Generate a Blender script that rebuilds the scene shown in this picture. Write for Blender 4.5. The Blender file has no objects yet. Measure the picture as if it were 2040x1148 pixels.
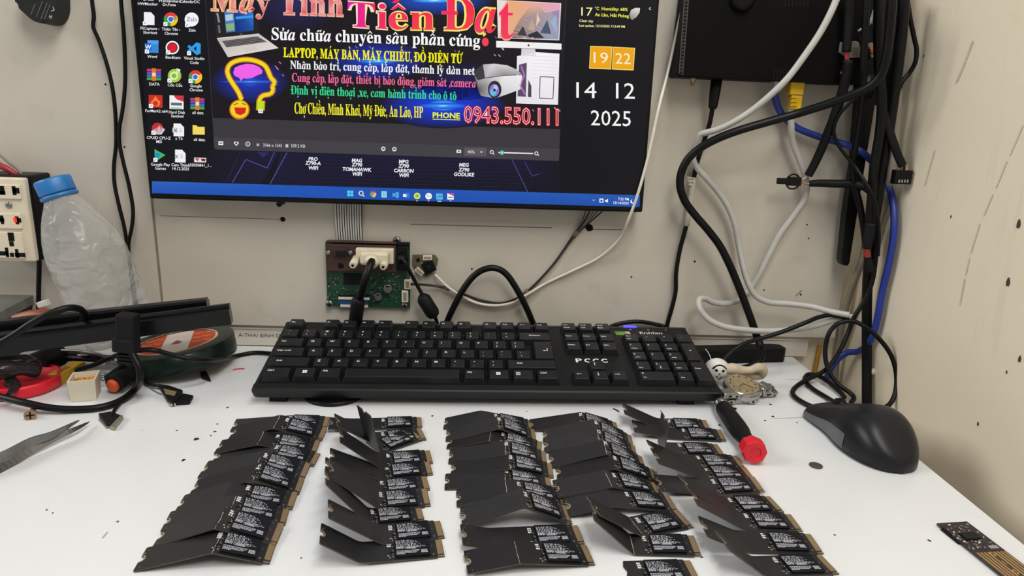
import bpy, bmesh, math, random, unicodedata
from mathutils import Vector, Matrix

S = bpy.context.scene
C = S.collection
R = math.radians
random.seed(7)

# ------------------------------------------------------------------ camera, light, exposure
F_PX, PITCH, YAW, ROLL = 1368.85, R(14.4274), R(2.2911), R(1.9342)
CAM = Vector((0.0, -0.76125, 0.27122))
FWD = Vector((math.sin(YAW)*math.cos(PITCH), math.cos(YAW)*math.cos(PITCH), -math.sin(PITCH)))
_r = Vector((math.cos(YAW), -math.sin(YAW), 0.0))
_u = _r.cross(FWD)
RIGHT = _r*math.cos(ROLL) + _u*math.sin(ROLL)
UP = _u*math.cos(ROLL) - _r*math.sin(ROLL)
cam = bpy.data.cameras.new('camera')
cam.sensor_fit = 'HORIZONTAL'
cam.sensor_width = 36.0
cam.lens = F_PX/2040.0*36.0
cam.clip_start = 0.01
camo = bpy.data.objects.new('camera', cam)
C.objects.link(camo)
camo.matrix_world = Matrix(((RIGHT.x, UP.x, -FWD.x, CAM.x), (RIGHT.y, UP.y, -FWD.y, CAM.y), (RIGHT.z, UP.z, -FWD.z, CAM.z), (0, 0, 0, 1)))
S.camera = camo

S.view_settings.view_transform = 'Standard'
S.view_settings.look = 'None'
S.view_settings.gamma = 1.0
S.view_settings.use_curve_mapping = False
S.view_settings.exposure = 0.0

world = bpy.data.worlds.new('room_light')
S.world = world
world.use_nodes = True
world.node_tree.nodes['Background'].inputs['Color'].default_value = (1.0, 0.985, 0.965, 1)
world.node_tree.nodes['Background'].inputs['Strength'].default_value = 0.22


def area_light(name, loc, aim, sx, sy, watts, col):
    l = bpy.data.lights.new(name, 'AREA')
    l.shape = 'RECTANGLE'
    l.size, l.size_y, l.energy, l.color = sx, sy, watts, col
    o = bpy.data.objects.new(name, l)
    C.objects.link(o)
    o.location = loc
    o.rotation_euler = (Vector(aim)-Vector(loc)).to_track_quat('-Z', 'Y').to_euler()
    return o


area_light('ceiling_tube', (0.42, -0.62, 1.60), (0.15, -0.30, 0.0), 1.25, 0.12, 16.5, (1.0, 1.0, 0.985))
area_light('room_lamp', (-4.0, -0.85, 2.5), (0.3, -0.2, 0.1), 2.2, 1.6, 108.0, (1.0, 0.975, 0.94))
area_light('front_fill', (0.30, -1.25, 1.35), (0.1, 0.0, 0.1), 0.5, 0.5, 11.5, (1.0, 0.975, 0.94))  # added fill from the front, evens out the brightness of the back wall


# ------------------------------------------------------------------ from the photograph's pixels to places in the room
def ray(px, py):
    return FWD + RIGHT*((px-1020.0)/F_PX) - UP*((py-574.0)/F_PX)


def onz(px, py, z=0.0):
    d = ray(px, py)
    return CAM + d*((z-CAM.z)/d.z)


def ony(px, py, y):
    d = ray(px, py)
    return CAM + d*((y-CAM.y)/d.y)


def onx(px, py, x):
    d = ray(px, py)
    return CAM + d*((x-CAM.x)/d.x)


# ------------------------------------------------------------------ materials
MATS = {}


def lin(c):
    c = c/255.0
    return c/12.92 if c <= 0.04045 else ((c+0.055)/1.055)**2.4


def rgb(h):
    return tuple(lin(int(h[i:i+2], 16)) for i in (0, 2, 4)) + (1.0,)


def mat(name, col, rough=0.5, metal=0.0, var=0.06, scale=60.0, bump=0.0, bscale=200.0, emit=0.0, coat=0.0, spec=None):
    if name in MATS:
        return MATS[name]
    m = bpy.data.materials.new(name)
    m.use_nodes = True
    nt = m.node_tree
    b = nt.nodes['Principled BSDF']
    c = rgb(col) if isinstance(col, str) else tuple(col)+(1.0,)
    tc = nt.nodes.new('ShaderNodeTexCoord')
    if var > 0:
        n = nt.nodes.new('ShaderNodeTexNoise')
        n.inputs['Scale'].default_value = scale
        n.inputs['Detail'].default_value = 4.0
        nt.links.new(tc.outputs['Object'], n.inputs['Vector'])
        ramp = nt.nodes.new('ShaderNodeValToRGB')
        ramp.color_ramp.elements[0].position = 0.3
        ramp.color_ramp.elements[1].position = 0.7
        ramp.color_ramp.elements[0].color = tuple(x*(1-var) for x in c[:3])+(1,)
        ramp.color_ramp.elements[1].color = tuple(min(1, x*(1+var)) for x in c[:3])+(1,)
        nt.links.new(n.outputs['Fac'], ramp.inputs['Fac'])
        nt.links.new(ramp.outputs['Color'], b.inputs['Base Color'])
    else:
        b.inputs['Base Color'].default_value = c
    b.inputs['Roughness'].default_value = rough
    b.inputs['Metallic'].default_value = metal
    if spec is None and max(c[:3]) < 0.03 and metal == 0:
        spec = 0.22
    if spec is not None:
        b.inputs['Specular IOR Level'].default_value = spec
    if coat:
        b.inputs['Coat Weight'].default_value = coat
        b.inputs['Coat Roughness'].default_value = 0.1
    if emit:
        b.inputs['Emission Color'].default_value = c
        b.inputs['Emission Strength'].default_value = emit
    if bump:
        n2 = nt.nodes.new('ShaderNodeTexNoise')
        n2.inputs['Scale'].default_value = bscale
        n2.inputs['Detail'].default_value = 5.0
        nt.links.new(tc.outputs['Object'], n2.inputs['Vector'])
        bp = nt.nodes.new('ShaderNodeBump')
        bp.inputs['Strength'].default_value = bump
        bp.inputs['Distance'].default_value = 0.002
        nt.links.new(n2.outputs['Fac'], bp.inputs['Height'])
        nt.links.new(bp.outputs['Normal'], b.inputs['Normal'])
    MATS[name] = m
    return m


def clear_mat(name, tint, mix=0.16, rough=0.12):
    if name in MATS:
        return MATS[name]
    m = bpy.data.materials.new(name)
    m.use_nodes = True
    nt = m.node_tree
    nt.nodes.remove(nt.nodes['Principled BSDF'])
    out = nt.nodes['Material Output']
    tr = nt.nodes.new('ShaderNodeBsdfTransparent')
    tr.inputs['Color'].default_value = tint
    gl = nt.nodes.new('ShaderNodeBsdfPrincipled')
    gl.inputs['Base Color'].default_value = (0.72, 0.72, 0.70, 1)
    gl.inputs['Roughness'].default_value = rough
    lw = nt.nodes.new('ShaderNodeLayerWeight')
    lw.inputs['Blend'].default_value = 0.32
    mp = nt.nodes.new('ShaderNodeMapRange')
    mp.inputs['To Min'].default_value = mix
    mp.inputs['To Max'].default_value = 0.6
    tc = nt.nodes.new('ShaderNodeTexCoord')
    nz = nt.nodes.new('ShaderNodeTexNoise')
    nz.inputs['Scale'].default_value = 32.0
    nz.inputs['Distortion'].default_value = 1.5
    bp = nt.nodes.new('ShaderNodeBump')
    bp.inputs['Strength'].default_value = 0.9
    bp.inputs['Distance'].default_value = 0.006
    nt.links.new(tc.outputs['Object'], nz.inputs['Vector'])
    nt.links.new(nz.outputs['Fac'], bp.inputs['Height'])
    nt.links.new(bp.outputs['Normal'], gl.inputs['Normal'])
    nt.links.new(lw.outputs['Facing'], mp.inputs['Value'])
    mx = nt.nodes.new('ShaderNodeMixShader')
    nt.links.new(mp.outputs['Result'], mx.inputs['Fac'])
    nt.links.new(tr.outputs['BSDF'], mx.inputs[1])
    nt.links.new(gl.outputs['BSDF'], mx.inputs[2])
    nt.links.new(mx.outputs['Shader'], out.inputs['Surface'])
    MATS[name] = m
    return m


M_BLACK = mat('black_plastic', '0c0c0e', 0.42, var=0.12)
M_KEYB = mat('keyboard_plastic', '151617', 0.45, var=0.12, bump=0.05, bscale=900)
M_KEY = mat('keycap_plastic', '18191c', 0.34, var=0.15, bump=0.04, bscale=900, spec=0.42)
M_RUBBER = mat('black_cable_rubber', '09090a', 0.42, var=0.15)
M_SOFT = mat('soft_black_rubber', '0e0e10', 0.6, var=0.1)
M_WHITEINK = mat('white_ink', 'dcdcdc', 0.6, var=0.03)
M_GREYCABLE = mat('grey_cable', 'b5b3ae', 0.45, var=0.06)
M_WHITECABLE = mat('white_cable', 'd2cdc0', 0.45, var=0.06)
M_BEIGECABLE = mat('beige_grey_cable', '8a8070', 0.5, var=0.08)
M_BLUE = mat('blue_cable', '1b3288', 0.4, var=0.08)
M_YELLOW = mat('yellow_plastic', 'e2b400', 0.4, var=0.06)
M_GOLD = mat('gold_contact', 'b09670', 0.4, metal=0.5, var=0.1)
M_SILVER = mat('bare_metal', 'b9b9b6', 0.3, metal=0.9, var=0.1)
M_STEEL = mat('brushed_steel', '8f8f90', 0.35, metal=0.9, var=0.15)
M_CREAM = mat('cream_plastic', 'd8cdb6', 0.4, var=0.03)
M_WHITE = mat('white_plastic', 'd8d6d0', 0.45, var=0.04)
M_RED = mat('red_plastic', 'd01328', 0.4, var=0.05)
M_COPPER = mat('copper', 'b06030', 0.4, metal=0.8, var=0.1)
M_PCBGREEN = mat('green_circuit_board', '12402a', 0.45, var=0.25, scale=300)
M_PCBBLACK = mat('black_solder_mask', '1c1c1e', 0.42, var=0.12, scale=90, spec=0.5)
# differing sheen put into the colour: each board gets a random tone of black
_nt = M_PCBBLACK.node_tree
_b = _nt.nodes['Principled BSDF']
_src = _b.inputs['Base Color'].links[0].from_socket
_oi = _nt.nodes.new('ShaderNodeObjectInfo')
_mr = _nt.nodes.new('ShaderNodeMapRange')
_mr.inputs['To Min'].default_value = 0.72
_mr.inputs['To Max'].default_value = 1.75
_hs = _nt.nodes.new('ShaderNodeHueSaturation')
_nt.links.new(_oi.outputs['Random'], _mr.inputs['Value'])
_nt.links.new(_mr.outputs['Result'], _hs.inputs['Value'])
_nt.links.new(_src, _hs.inputs['Color'])
_nt.links.new(_hs.outputs['Color'], _b.inputs['Base Color'])
M_PCBEDGE = mat('board_edge_laminate', '4a453c', 0.6, var=0.15)
M_DARK = mat('dark_hole', '070707', 0.8, var=0.0)
M_BLUECAP = mat('blue_cap', '2470b4', 0.4, var=0.05)


# ------------------------------------------------------------------ mesh helpers
def catmull(pts, n=8):
    pts = [Vector(p) for p in pts]
    if len(pts) < 3:
        return pts
    P = [pts[0]*2-pts[1]] + pts + [pts[-1]*2-pts[-2]]
    out = []
    for i in range(1, len(P)-2):
        a, b, c, d = P[i-1], P[i], P[i+1], P[i+2]
        t01 = max((b-a).length, 1e-6)**0.5
        t12 = max((c-b).length, 1e-6)**0.5
        t23 = max((d-c).length, 1e-6)**0.5
        m1 = (c-b) + ((b-a)/t01 - (c-a)/(t01+t12))*t12
        m2 = (c-b) + ((d-c)/t23 - (d-b)/(t12+t23))*t12
        for k in range(n):
            t = k/n
            t2, t3 = t*t, t*t*t
            out.append(b*(2*t3-3*t2+1) + m1*(t3-2*t2+t) + c*(-2*t3+3*t2) + m2*(t3-t2))
    out.append(pts[-1])
    return out


class MB:
    def __init__(self):
        self.bm = bmesh.new()

    def face(self, pts, m=0):
        vs = [self.bm.verts.new(Vector(p)) for p in pts]
        try:
            f = self.bm.faces.new(vs)
            f.material_index = m
            return f
        except ValueError:
            return None

    def box(self, lo, hi, m=0, bev=0.0, xf=None, top=None, seg=2):
        (x0, y0, z0), (x1, y1, z1) = lo, hi
        tx, ty = top if top else (0, 0)
        P = [(x0, y0, z0), (x1, y0, z0), (x1, y1, z0), (x0, y1, z0), (x0+tx, y0+ty, z1), (x1-tx, y0+ty, z1), (x1-tx, y1-ty, z1), (x0+tx, y1-ty, z1)]
        vs = [self.bm.verts.new(Vector(p)) for p in P]
        fs = []
        for q in ((3, 2, 1, 0), (4, 5, 6, 7), (0, 1, 5, 4), (1, 2, 6, 5), (2, 3, 7, 6), (3, 0, 4, 7)):
            f = self.bm.faces.new([vs[i] for i in q])
            f.material_index = m
            fs.append(f)
        allv = list(vs)
        if bev > 0:
            es = list({e for f in fs for e in f.edges})
            r = bmesh.ops.bevel(self.bm, geom=es, offset=bev, segments=seg, affect='EDGES', profile=0.5, material=-1)
            allv = list({v for f in r['faces'] for v in f.verts} | {v for v in vs if v.is_valid})
            st = [v for v in allv]
            seen = set(allv)
            while st:
                v = st.pop()
                for e in v.link_edges:
                    w = e.other_vert(v)
                    if w not in seen:
                        seen.add(w)
                        st.append(w)
            allv = list(seen)
        if xf is not None:
            for v in allv:
                v.co = xf @ v.co
        return allv

    def tube(self, pts, r, m=0, seg=8, smooth=8, flat=1.0, caps=True):
        path = catmull(pts, smooth) if smooth else [Vector(p) for p in pts]
        path = [p for i, p in enumerate(path) if i == 0 or (p-path[i-1]).length > 1e-6]
        n = len(path)
        rr = r if callable(r) else (lambda t: r)
        t0 = (path[1]-path[0]).normalized()
        a = Vector((0, 0, 1)) if abs(t0.z) < 0.9 else Vector((0, 1, 0))
        u = t0.cross(a).normalized()
        rings = []
        for i, p in enumerate(path):
            t = (path[min(i+1, n-1)]-path[max(i-1, 0)]).normalized()
            u = (u - t*u.dot(t)).normalized()
            v = t.cross(u)
            ra = rr(i/(n-1))
            rings.append([self.bm.verts.new(p + u*(ra*math.cos(2*math.pi*k/seg)) + v*(ra*flat*math.sin(2*math.pi*k/seg))) for k in range(seg)])
        for i in range(n-1):
            for k in range(seg):
                f = self.bm.faces.new((rings[i][k], rings[i][(k+1) % seg], rings[i+1][(k+1) % seg], rings[i+1][k]))
                f.material_index = m
                f.smooth = True
        if caps:
            for rg, fl in ((rings[0], True), (rings[-1], False)):
                f = self.bm.faces.new(list(reversed(rg)) if fl else rg)
                f.material_index = m
        return self

    def lathe(self, prof, o, axis, m=0, seg=24, caps=True, smooth=True, sx=1.0, wob=None):
        o, axis = Vector(o), Vector(axis).normalized()
        a = Vector((0, 0, 1)) if abs(axis.z) < 0.9 else Vector((1, 0, 0))
        u = axis.cross(a).normalized()
        v = axis.cross(u)
        rings = []
        for (r, h) in prof:
            rg = []
            for k in range(seg):
                t = 2*math.pi*k/seg
                q = r*(wob(t, h) if wob else 1.0)
                rg.append(self.bm.verts.new(o + axis*h + u*(q*sx*math.cos(t)) + v*(q*math.sin(t))))
            rings.append(rg)
        for i in range(len(rings)-1):
            for k in range(seg):
                f = self.bm.faces.new((rings[i][k], rings[i][(k+1) % seg], rings[i+1][(k+1) % seg], rings[i+1][k]))
                f.material_index = m
                f.smooth = smooth
        if caps:
            f = self.bm.faces.new(list(reversed(rings[0])))
            f.material_index = m
            f = self.bm.faces.new(rings[-1])
            f.material_index = m
        return self

    def prism(self, poly, fn, h0, h1, m=0, bev=0.0):
        """poly: (u, v) outline; fn(u, v, h) -> point; a slab between h0 and h1."""
        a = [self.bm.verts.new(Vector(fn(u, v, h0))) for u, v in poly]
        b = [self.bm.verts.new(Vector(fn(u, v, h1))) for u, v in poly]
        fs = [self.bm.faces.new(list(reversed(a))), self.bm.faces.new(b)]
        n = len(poly)
        for i in range(n):
            fs.append(self.bm.faces.new((a[i], a[(i+1) % n], b[(i+1) % n], b[i])))
        for f in fs:
            f.material_index = m
        if bev:
            es = list(fs[1].edges)
            bmesh.ops.bevel(self.bm, geom=es, offset=bev, segments=2, affect='EDGES', profile=0.5, material=-1)
        return self

    def slab(self, polys, fn, h0, h1, m=0, edge=None):
        """polys tile a sheet in (s, v); the border gets side walls."""
        top, bot, cnt = {}, {}, {}

        def vert(d, p, h):
            k = (round(p[0], 6), round(p[1], 6))
            if k not in d:
                d[k] = self.bm.verts.new(Vector(fn(p[0], p[1], h)))
            return d[k]
        for poly in polys:
            f = self.bm.faces.new([vert(top, p, h1) for p in poly])
            f.material_index = m
            f = self.bm.faces.new([vert(bot, p, h0) for p in reversed(poly)])
            f.material_index = m
            for i in range(len(poly)):
                a, b = poly[i], poly[(i+1) % len(poly)]
                ka, kb = (round(a[0], 6), round(a[1], 6)), (round(b[0], 6), round(b[1], 6))
                if (kb, ka) in cnt:
                    del cnt[(kb, ka)]
                else:
                    cnt[(ka, kb)] = 1
        for ka, kb in cnt:
            f = self.bm.faces.new((bot[ka], bot[kb], top[kb], top[ka]))
            f.material_index = m if edge is None else edge
        return self

    def ball(self, c, r, m=0, sc=(1, 1, 1), seg=16, rings=10, xf=None):
        mt = Matrix.Translation(Vector(c)) @ (xf if xf is not None else Matrix()) @ Matrix.Diagonal((sc[0], sc[1], sc[2], 1))
        r_ = bmesh.ops.create_uvsphere(self.bm, u_segments=seg, v_segments=rings, radius=r, matrix=mt)
        for v in r_['verts']:
            for f in v.link_faces:
                f.material_index = m
                f.smooth = True
        return self

    def build(self, name, mats, parent=None, loc=None, normals=True):
        if loc is not None:
            L = Vector(loc)
            for v in self.bm.verts:
                v.co -= L
        if normals:
            bmesh.ops.recalc_face_normals(self.bm, faces=list(self.bm.faces))
        me = bpy.data.meshes.new(name)
        self.bm.to_mesh(me)
        self.bm.free()
        for m in (mats if isinstance(mats, (list, tuple)) else [mats]):
            me.materials.append(m)
        return link(name, me, parent, loc)


def link(name, me, parent=None, loc=None):
    o = bpy.data.objects.new(name, me)
    C.objects.link(o)
    if parent is not None:
        o.parent = parent
        if loc is not None:
            o.location = Vector(loc) - BASE.get(parent.name, Vector((0, 0, 0)))
        else:
            o.location = -BASE.get(parent.name, Vector((0, 0, 0)))
    elif loc is not None:
        o.location = loc
    return o


BASE = {}


def thing(name, label, cat, loc, group=None):
    """an Empty at the thing's base; its parts are built in room coordinates and parented to it"""
    o = bpy.data.objects.new(name, None)
    C.objects.link(o)
    o.empty_display_size = 0.01
    o.location = loc
    BASE[o.name] = Vector(loc)
    o['label'], o['category'] = label, cat
    if group:
        o['group'] = group
    return o


def tag(o, label, cat, group=None, kind=None):
    o['label'], o['category'] = label, cat
    if group:
        o['group'] = group
    if kind:
        o['kind'] = kind
    return o


def struct(o):
    o['kind'] = 'structure'
    return o


def frame(o, x, y, z):
    """matrix with the given axes and origin"""
    x, y, z, o = Vector(x), Vector(y), Vector(z), Vector(o)
    return Matrix(((x.x, y.x, z.x, o.x), (x.y, y.y, z.y, o.y), (x.z, y.z, z.z, o.z), (0, 0, 0, 1)))


# ------------------------------------------------------------------ lettering
GL = {}


def glyph(s, off=0.0, res=3):
    k = (s, off, res)
    if k not in GL:
        c = bpy.data.curves.new('lettering', 'FONT')
        c.body, c.offset, c.resolution_u = s, off, res
        o = bpy.data.objects.new('lettering', c)
        m = o.to_mesh()
        v = [(p.co.x, p.co.y) for p in m.vertices]
        f = [tuple(p.vertices) for p in m.polygons]
        o.to_mesh_clear()
        bpy.data.objects.remove(o)
        bpy.data.curves.remove(c)
        GL[k] = (v, f)
    return GL[k]


def bold_serif(ch):
    if ch == 'a':
        return '\U0001D482'
    if 'A' <= ch <= 'Z':
        return chr(0x1D400+ord(ch)-65)
    if 'a' <= ch <= 'z':
        return chr(0x1D41A+ord(ch)-97)
    return ch


MARKS = {
    '\u0301': [[(0.0, 0.0), (0.10, 0.0), (0.24, 0.17), (0.10, 0.17)]],
    '\u0300': [[(0.14, 0.0), (0.24, 0.0), (0.14, 0.17), (0.0, 0.17)]],
    '\u0302': [[(-0.04, 0.0), (0.04, 0.0), (0.13, 0.09), (0.13, 0.17)], [(0.13, 0.17), (0.13, 0.09), (0.22, 0.0), (0.30, 0.0)]],
    '\u0303': [[(-0.03, 0.0), (0.05, 0.0), (0.12, 0.07), (0.06, 0.12)], [(0.06, 0.12), (0.16, 0.03), (0.24, 0.02), (0.15, 0.10)], [(0.24, 0.02), (0.30, 0.12), (0.25, 0.14), (0.18, 0.08)]],
    '\u0306': [[(-0.02, 0.14), (0.05, 0.14), (0.10, 0.07), (0.13, 0.0), (0.04, 0.04)], [(0.13, 0.0), (0.10, 0.07), (0.21, 0.14), (0.28, 0.14), (0.22, 0.04)]],
    '\u0309': [[(0.06, 0.0), (0.14, 0.0), (0.14, 0.06), (0.20, 0.11), (0.12, 0.19), (0.04, 0.15), (0.12, 0.12), (0.07, 0.07)]],
    '\u0323': [[(0.13+0.075*math.cos(k*math.pi/5), -0.18+0.085*math.sin(k*math.pi/5)) for k in range(10)]],
}


def serif_line(s, off=0.0):
    """bold serif lettering with its Vietnamese accents; returns flat verts and faces"""
    V, Fc, x = [], [], 0.0

    def add(v, f):
        n = len(V)
        V.extend(v)
        Fc.extend([tuple(i+n for i in q) for q in f])
    for ch in s:
        if ch == ' ':
            x += 0.27
            continue
        bar = ch in 'đĐ'
        d = unicodedata.normalize('NFD', {'đ': 'd', 'Đ': 'D'}.get(ch, ch))
        v, f = glyph(bold_serif(d[0]), off)
        if not v:
            x += 0.27
            continue
        lo, hi = min(p[0] for p in v), max(p[0] for p in v)
        top = max(p[1] for p in v)
        w = hi-lo
        add([(p[0]-lo+x, p[1]) for p in v], f)
        if bar:
            bx = (x+w*0.42, x+w*1.06, 0.56, 0.63) if ch == 'đ' else (x-0.04, x+w*0.45, 0.31, 0.39)
            add([(bx[0], bx[2]), (bx[1], bx[2]), (bx[1], bx[3]), (bx[0], bx[3])], [(0, 1, 2, 3)])
        lift = top+0.05
        for mk in d[1:]:
            if mk == '\u031b':
                add([(x+w-0.05, top-0.10), (x+w+0.03, top-0.10), (x+w+0.13, top+0.12), (x+w+0.03, top+0.12)], [(0, 1, 2, 3)])
                continue
            polys = MARKS.get(mk, [])
            cx = x+w/2-0.13
            up = 0.0 if mk == '\u0323' else lift
            for pl in polys:
                add([(p[0]+cx, p[1]+up) for p in pl], [tuple(range(len(pl)))])
            if mk != '\u0323':
                lift += 0.19
        x += w+0.035
    return V, Fc, x


def plain_line(s, off=0.0, res=3):
    v, f = glyph(s, off, res)
    if not v:
        return [], [], 0.0
    lo = min(p[0] for p in v)
    return [(p[0]-lo, p[1]) for p in v], f, max(p[0] for p in v)-lo


def put_text(mb, s, fn, width=None, height=1.0, m=0, off=0.0, center=False, res=2):
    """lettering laid through fn(u, v) -> point; height is the capital height"""
    v, f, w = plain_line(s, off, res)
    if not v:
        return
    sy = height/0.69
    sx = sy if width is None else width/w
    dx = -w*sx/2 if center else 0.0
    vs = [mb.bm.verts.new(Vector(fn(p[0]*sx+dx, p[1]*sy))) for p in v]
    for q in f:
        try:
            fc = mb.bm.faces.new([vs[i] for i in q])
            fc.material_index = m
        except ValueError:
            pass

# ------------------------------------------------------------------ the setting
def desk_mat():
    m = mat('white_desk_laminate', 'd8dadb', 0.22, var=0.012, scale=14)
    return m


def wall_mat(name, col, rough, dirt, streak, sc):
    """painted surface with faint mottling and scuffs of its own"""
    m = mat(name, col, rough, var=0.03, scale=5.0, bump=0.06, bscale=160)
    nt = m.node_tree
    b = nt.nodes['Principled BSDF']
    src = b.inputs['Base Color'].links[0].from_socket
    tc = nt.nodes.new('ShaderNodeTexCoord')
    mp = nt.nodes.new('ShaderNodeMapping')
    mp.inputs['Scale'].default_value = sc
    mp.inputs['Rotation'].default_value = (0.35, 0, 0) if streak else (0, 0, 0)
    n = nt.nodes.new('ShaderNodeTexNoise')
    n.inputs['Scale'].default_value = 6.0
    n.inputs['Detail'].default_value = 8.0
    n.inputs['Roughness'].default_value = 0.65
    rp = nt.nodes.new('ShaderNodeValToRGB')
    rp.color_ramp.elements[0].position = 0.30
    rp.color_ramp.elements[1].position = 0.42
    rp.color_ramp.elements[0].color = (1-dirt, 1-dirt*1.05, 1-dirt*1.15, 1)
    rp.color_ramp.elements[1].color = (1, 1, 1, 1)
    mx = nt.nodes.new('ShaderNodeMix')
    mx.data_type = 'RGBA'
    mx.blend_type = 'MULTIPLY'
    mx.inputs['Factor'].default_value = 1.0
    nt.links.new(tc.outputs['Object'], mp.inputs['Vector'])
    nt.links.new(mp.outputs['Vector'], n.inputs['Vector'])
    nt.links.new(n.outputs['Fac'], rp.inputs['Fac'])
    nt.links.new(src, mx.inputs['A'])
    nt.links.new(rp.outputs['Color'], mx.inputs['B'])
    nt.links.new(mx.outputs['Result'], b.inputs['Base Color'])
    return m


M_PANEL = wall_mat('white_wall_panel', 'c2bbae', 0.33, 0.10, False, (3, 3, 3))
M_PLASTER = wall_mat('cream_wall_plaster', 'e4d9c2', 0.85, 0.07, True, (9, 9, 1.2))
M_PENCIL = mat('pencil_mark', '75706a', 0.8, var=0.0)
M_CAULK = mat('brown_seam', '8a7c66', 0.8, var=0.15)
M_PROFILE = mat('grey_skirting_profile', 'd2cbbe', 0.4, var=0.04)
M_PRINT = mat('grey_printed_ink', '4a4844', 0.7, var=0.0)

PANEL_Y = -0.008
mb = MB()
# two panels that meet at the seam, the wall behind them, holes and pencil lines
za = onz(463, 645).z
sx0, sx1 = ony(311, 400, PANEL_Y).x, ony(328, 640, PANEL_Y).x
zb = 0.0264
mb.box((-1.3, PANEL_Y, zb), (sx1-0.0024, 0.004, 1.3), 0)
mb.box((sx1+0.0006, PANEL_Y, zb), (0.4105, 0.004, 1.3), 0)
mb.box((-1.3, 0.006, -0.8), (0.47, 0.02, 1.3), 1)


def wall_spot(px, py, r):
    c = ony(px, py, PANEL_Y-0.0003)
    mb.face([(c.x+r*math.cos(k*math.pi/5)*(1+0.2*math.sin(3*k)), c.y, c.z+r*math.sin(k*math.pi/5)) for k in range(10)], 2)


for px, py, r in ((563, 437, 0.0028), (1174, 454, 0.0042), (1608, 448, 0.0009), (1611, 475, 0.0009), (556, 407, 0.003), (940, 536, 0.0010), (1258, 552, 0.0010), (1384, 521, 0.0012), (1522, 578, 0.0009), (1595, 587, 0.0012), (227, 200, 0.001), (210, 168, 0.001), (248, 293, 0.001)):
    wall_spot(px, py, r)
for a, b, w in (((818, 447), (1100, 454), 0.0005), ((1180, 457), (1240, 458), 0.0004), ((318, 430), (560, 437), 0.0003), ((1585, 590), (1598, 578), 0.0008)):
    p, q = ony(*a, PANEL_Y-0.0003), ony(*b, PANEL_Y-0.0003)
    mb.face([(p.x, p.y, p.z-w), (q.x, q.y, q.z-w), (q.x, q.y, q.z+w), (p.x, p.y, p.z+w)], 3)
struct(mb.build('wall_back', [M_PANEL, M_PLASTER, M_DARK, M_PENCIL]))

mb = MB()
mb.box((sx1-0.0024, PANEL_Y+0.001, zb), (sx1+0.0006, PANEL_Y+0.004, 1.3), 0)
struct(mb.build('trim_1', [M_CAULK]))

mb = MB()
mb.box((-1.3, -0.003, 0.0002), (0.383, 0.005, zb-0.0006), 0, bev=0.0006)
mb.box((-1.3, -0.0042, 0.0205), (0.383, -0.003, 0.0225), 0)


def skirt(px0, py0):
    o = ony(px0, py0, -0.0033)
    return lambda u, v: (o.x+u, -0.0033, o.z+v)


put_text(mb, 'A-THAI BINH DUONG', skirt(475, 671), width=0.068, height=0.0042, m=1)
struct(mb.build('baseboard_back', [M_PROFILE, M_PRINT]))

WALL_X = 0.432
mb = MB()
mb.box((WALL_X, -1.3, -0.8), (WALL_X+0.05, 0.02, 1.3), 0)


def wall_scuff(pts, w, m):
    P = [onx(a, b, WALL_X-0.0004) for a, b in pts]
    for p, q in zip(P, P[1:]):
        mb.face([(p.x, p.y-w, p.z), (q.x, q.y-w, q.z), (q.x, q.y+w, q.z), (p.x, p.y+w, p.z)], m)


wall_scuff([(1938, 82), (1920, 130), (1905, 165)], 0.0016, 1)
wall_scuff([(1862, 300), (1852, 335), (1842, 370)], 0.0010, 1)
for seg_ in ([(2038, 250), (2012, 310)], [(2006, 322), (1984, 375)], [(1978, 388), (1960, 430)], [(1952, 446), (1934, 505)], [(1931, 515), (1924, 548)], [(1922, 556), (1912, 608)]):
    wall_scuff(seg_, 0.0008, 1)
for px, py, r in ((2008, 563, 0.003), (2029, 447, 0.003), (2031, 716, 0.0022), (1948, 845, 0.0015), (1894, 432, 0.0012), (2005, 742, 0.0012), (1840, 112, 0.0015)):
    c = onx(px, py, WALL_X-0.0005)
    mb.face([(c.x, c.y+r*0.7*math.cos(k*math.pi/4), c.z+r*math.sin(k*math.pi/4)*(1.5 if k % 3 else 1)) for k in range(8)], 2)
struct(mb.build('wall_right', [M_PLASTER, mat('wall_scuff', 'c9bda5', 0.85, var=0.1), mat('wall_chip', '3f3a33', 0.9, var=0.1)]))

mb = MB()
mb.box((-1.3, -2.4, -0.82), (0.47, 0.02, -0.80), 0)
struct(mb.build('floor', [mat('floor_tile', 'b5ada0', 0.5, var=0.06, scale=3)]))

DESK_R = 0.3665
mb = MB()
mb.box((-1.2, -0.85, -0.025), (DESK_R, -0.0035, 0.0), 0, bev=0.0008)
# specks, scratches and stains that belong to the laminate
random.seed(3)
SP = [(365, 917, .0014), (391, 875, .0018), (420, 868, .0008), (428, 860, .0010), (433, 845, .0008), (352, 858, .0007), (93, 1016, .0006), (105, 1022, .0006), (453, 812, .0012), (861, 829, .0011), (1050, 820, .0006), (1316, 819, .0007), (1433, 847, .0013), (1535, 806, .0011), (1540, 830, .0013), (1524, 838, .0010), (1588, 842, .0008), (1851, 1077, .0010), (1663, 1066, .0006), (1930, 1074, .0007), (1626, 1142, .0008), (1398, 1110, .0007), (1212, 1003, .0005), (600, 1112, .0005), (235, 1040, .0006)]
for px, py, r in SP:
    c = onz(px, py, 0.0002)
    k0 = random.random()*6
    mb.face([(c.x+r*math.cos(k*math.pi/4+k0)*(1+0.5*math.sin(2*k)), c.y+1.4*r*math.sin(k*math.pi/4+k0), 0.0002) for k in range(8)], 1)
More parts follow.
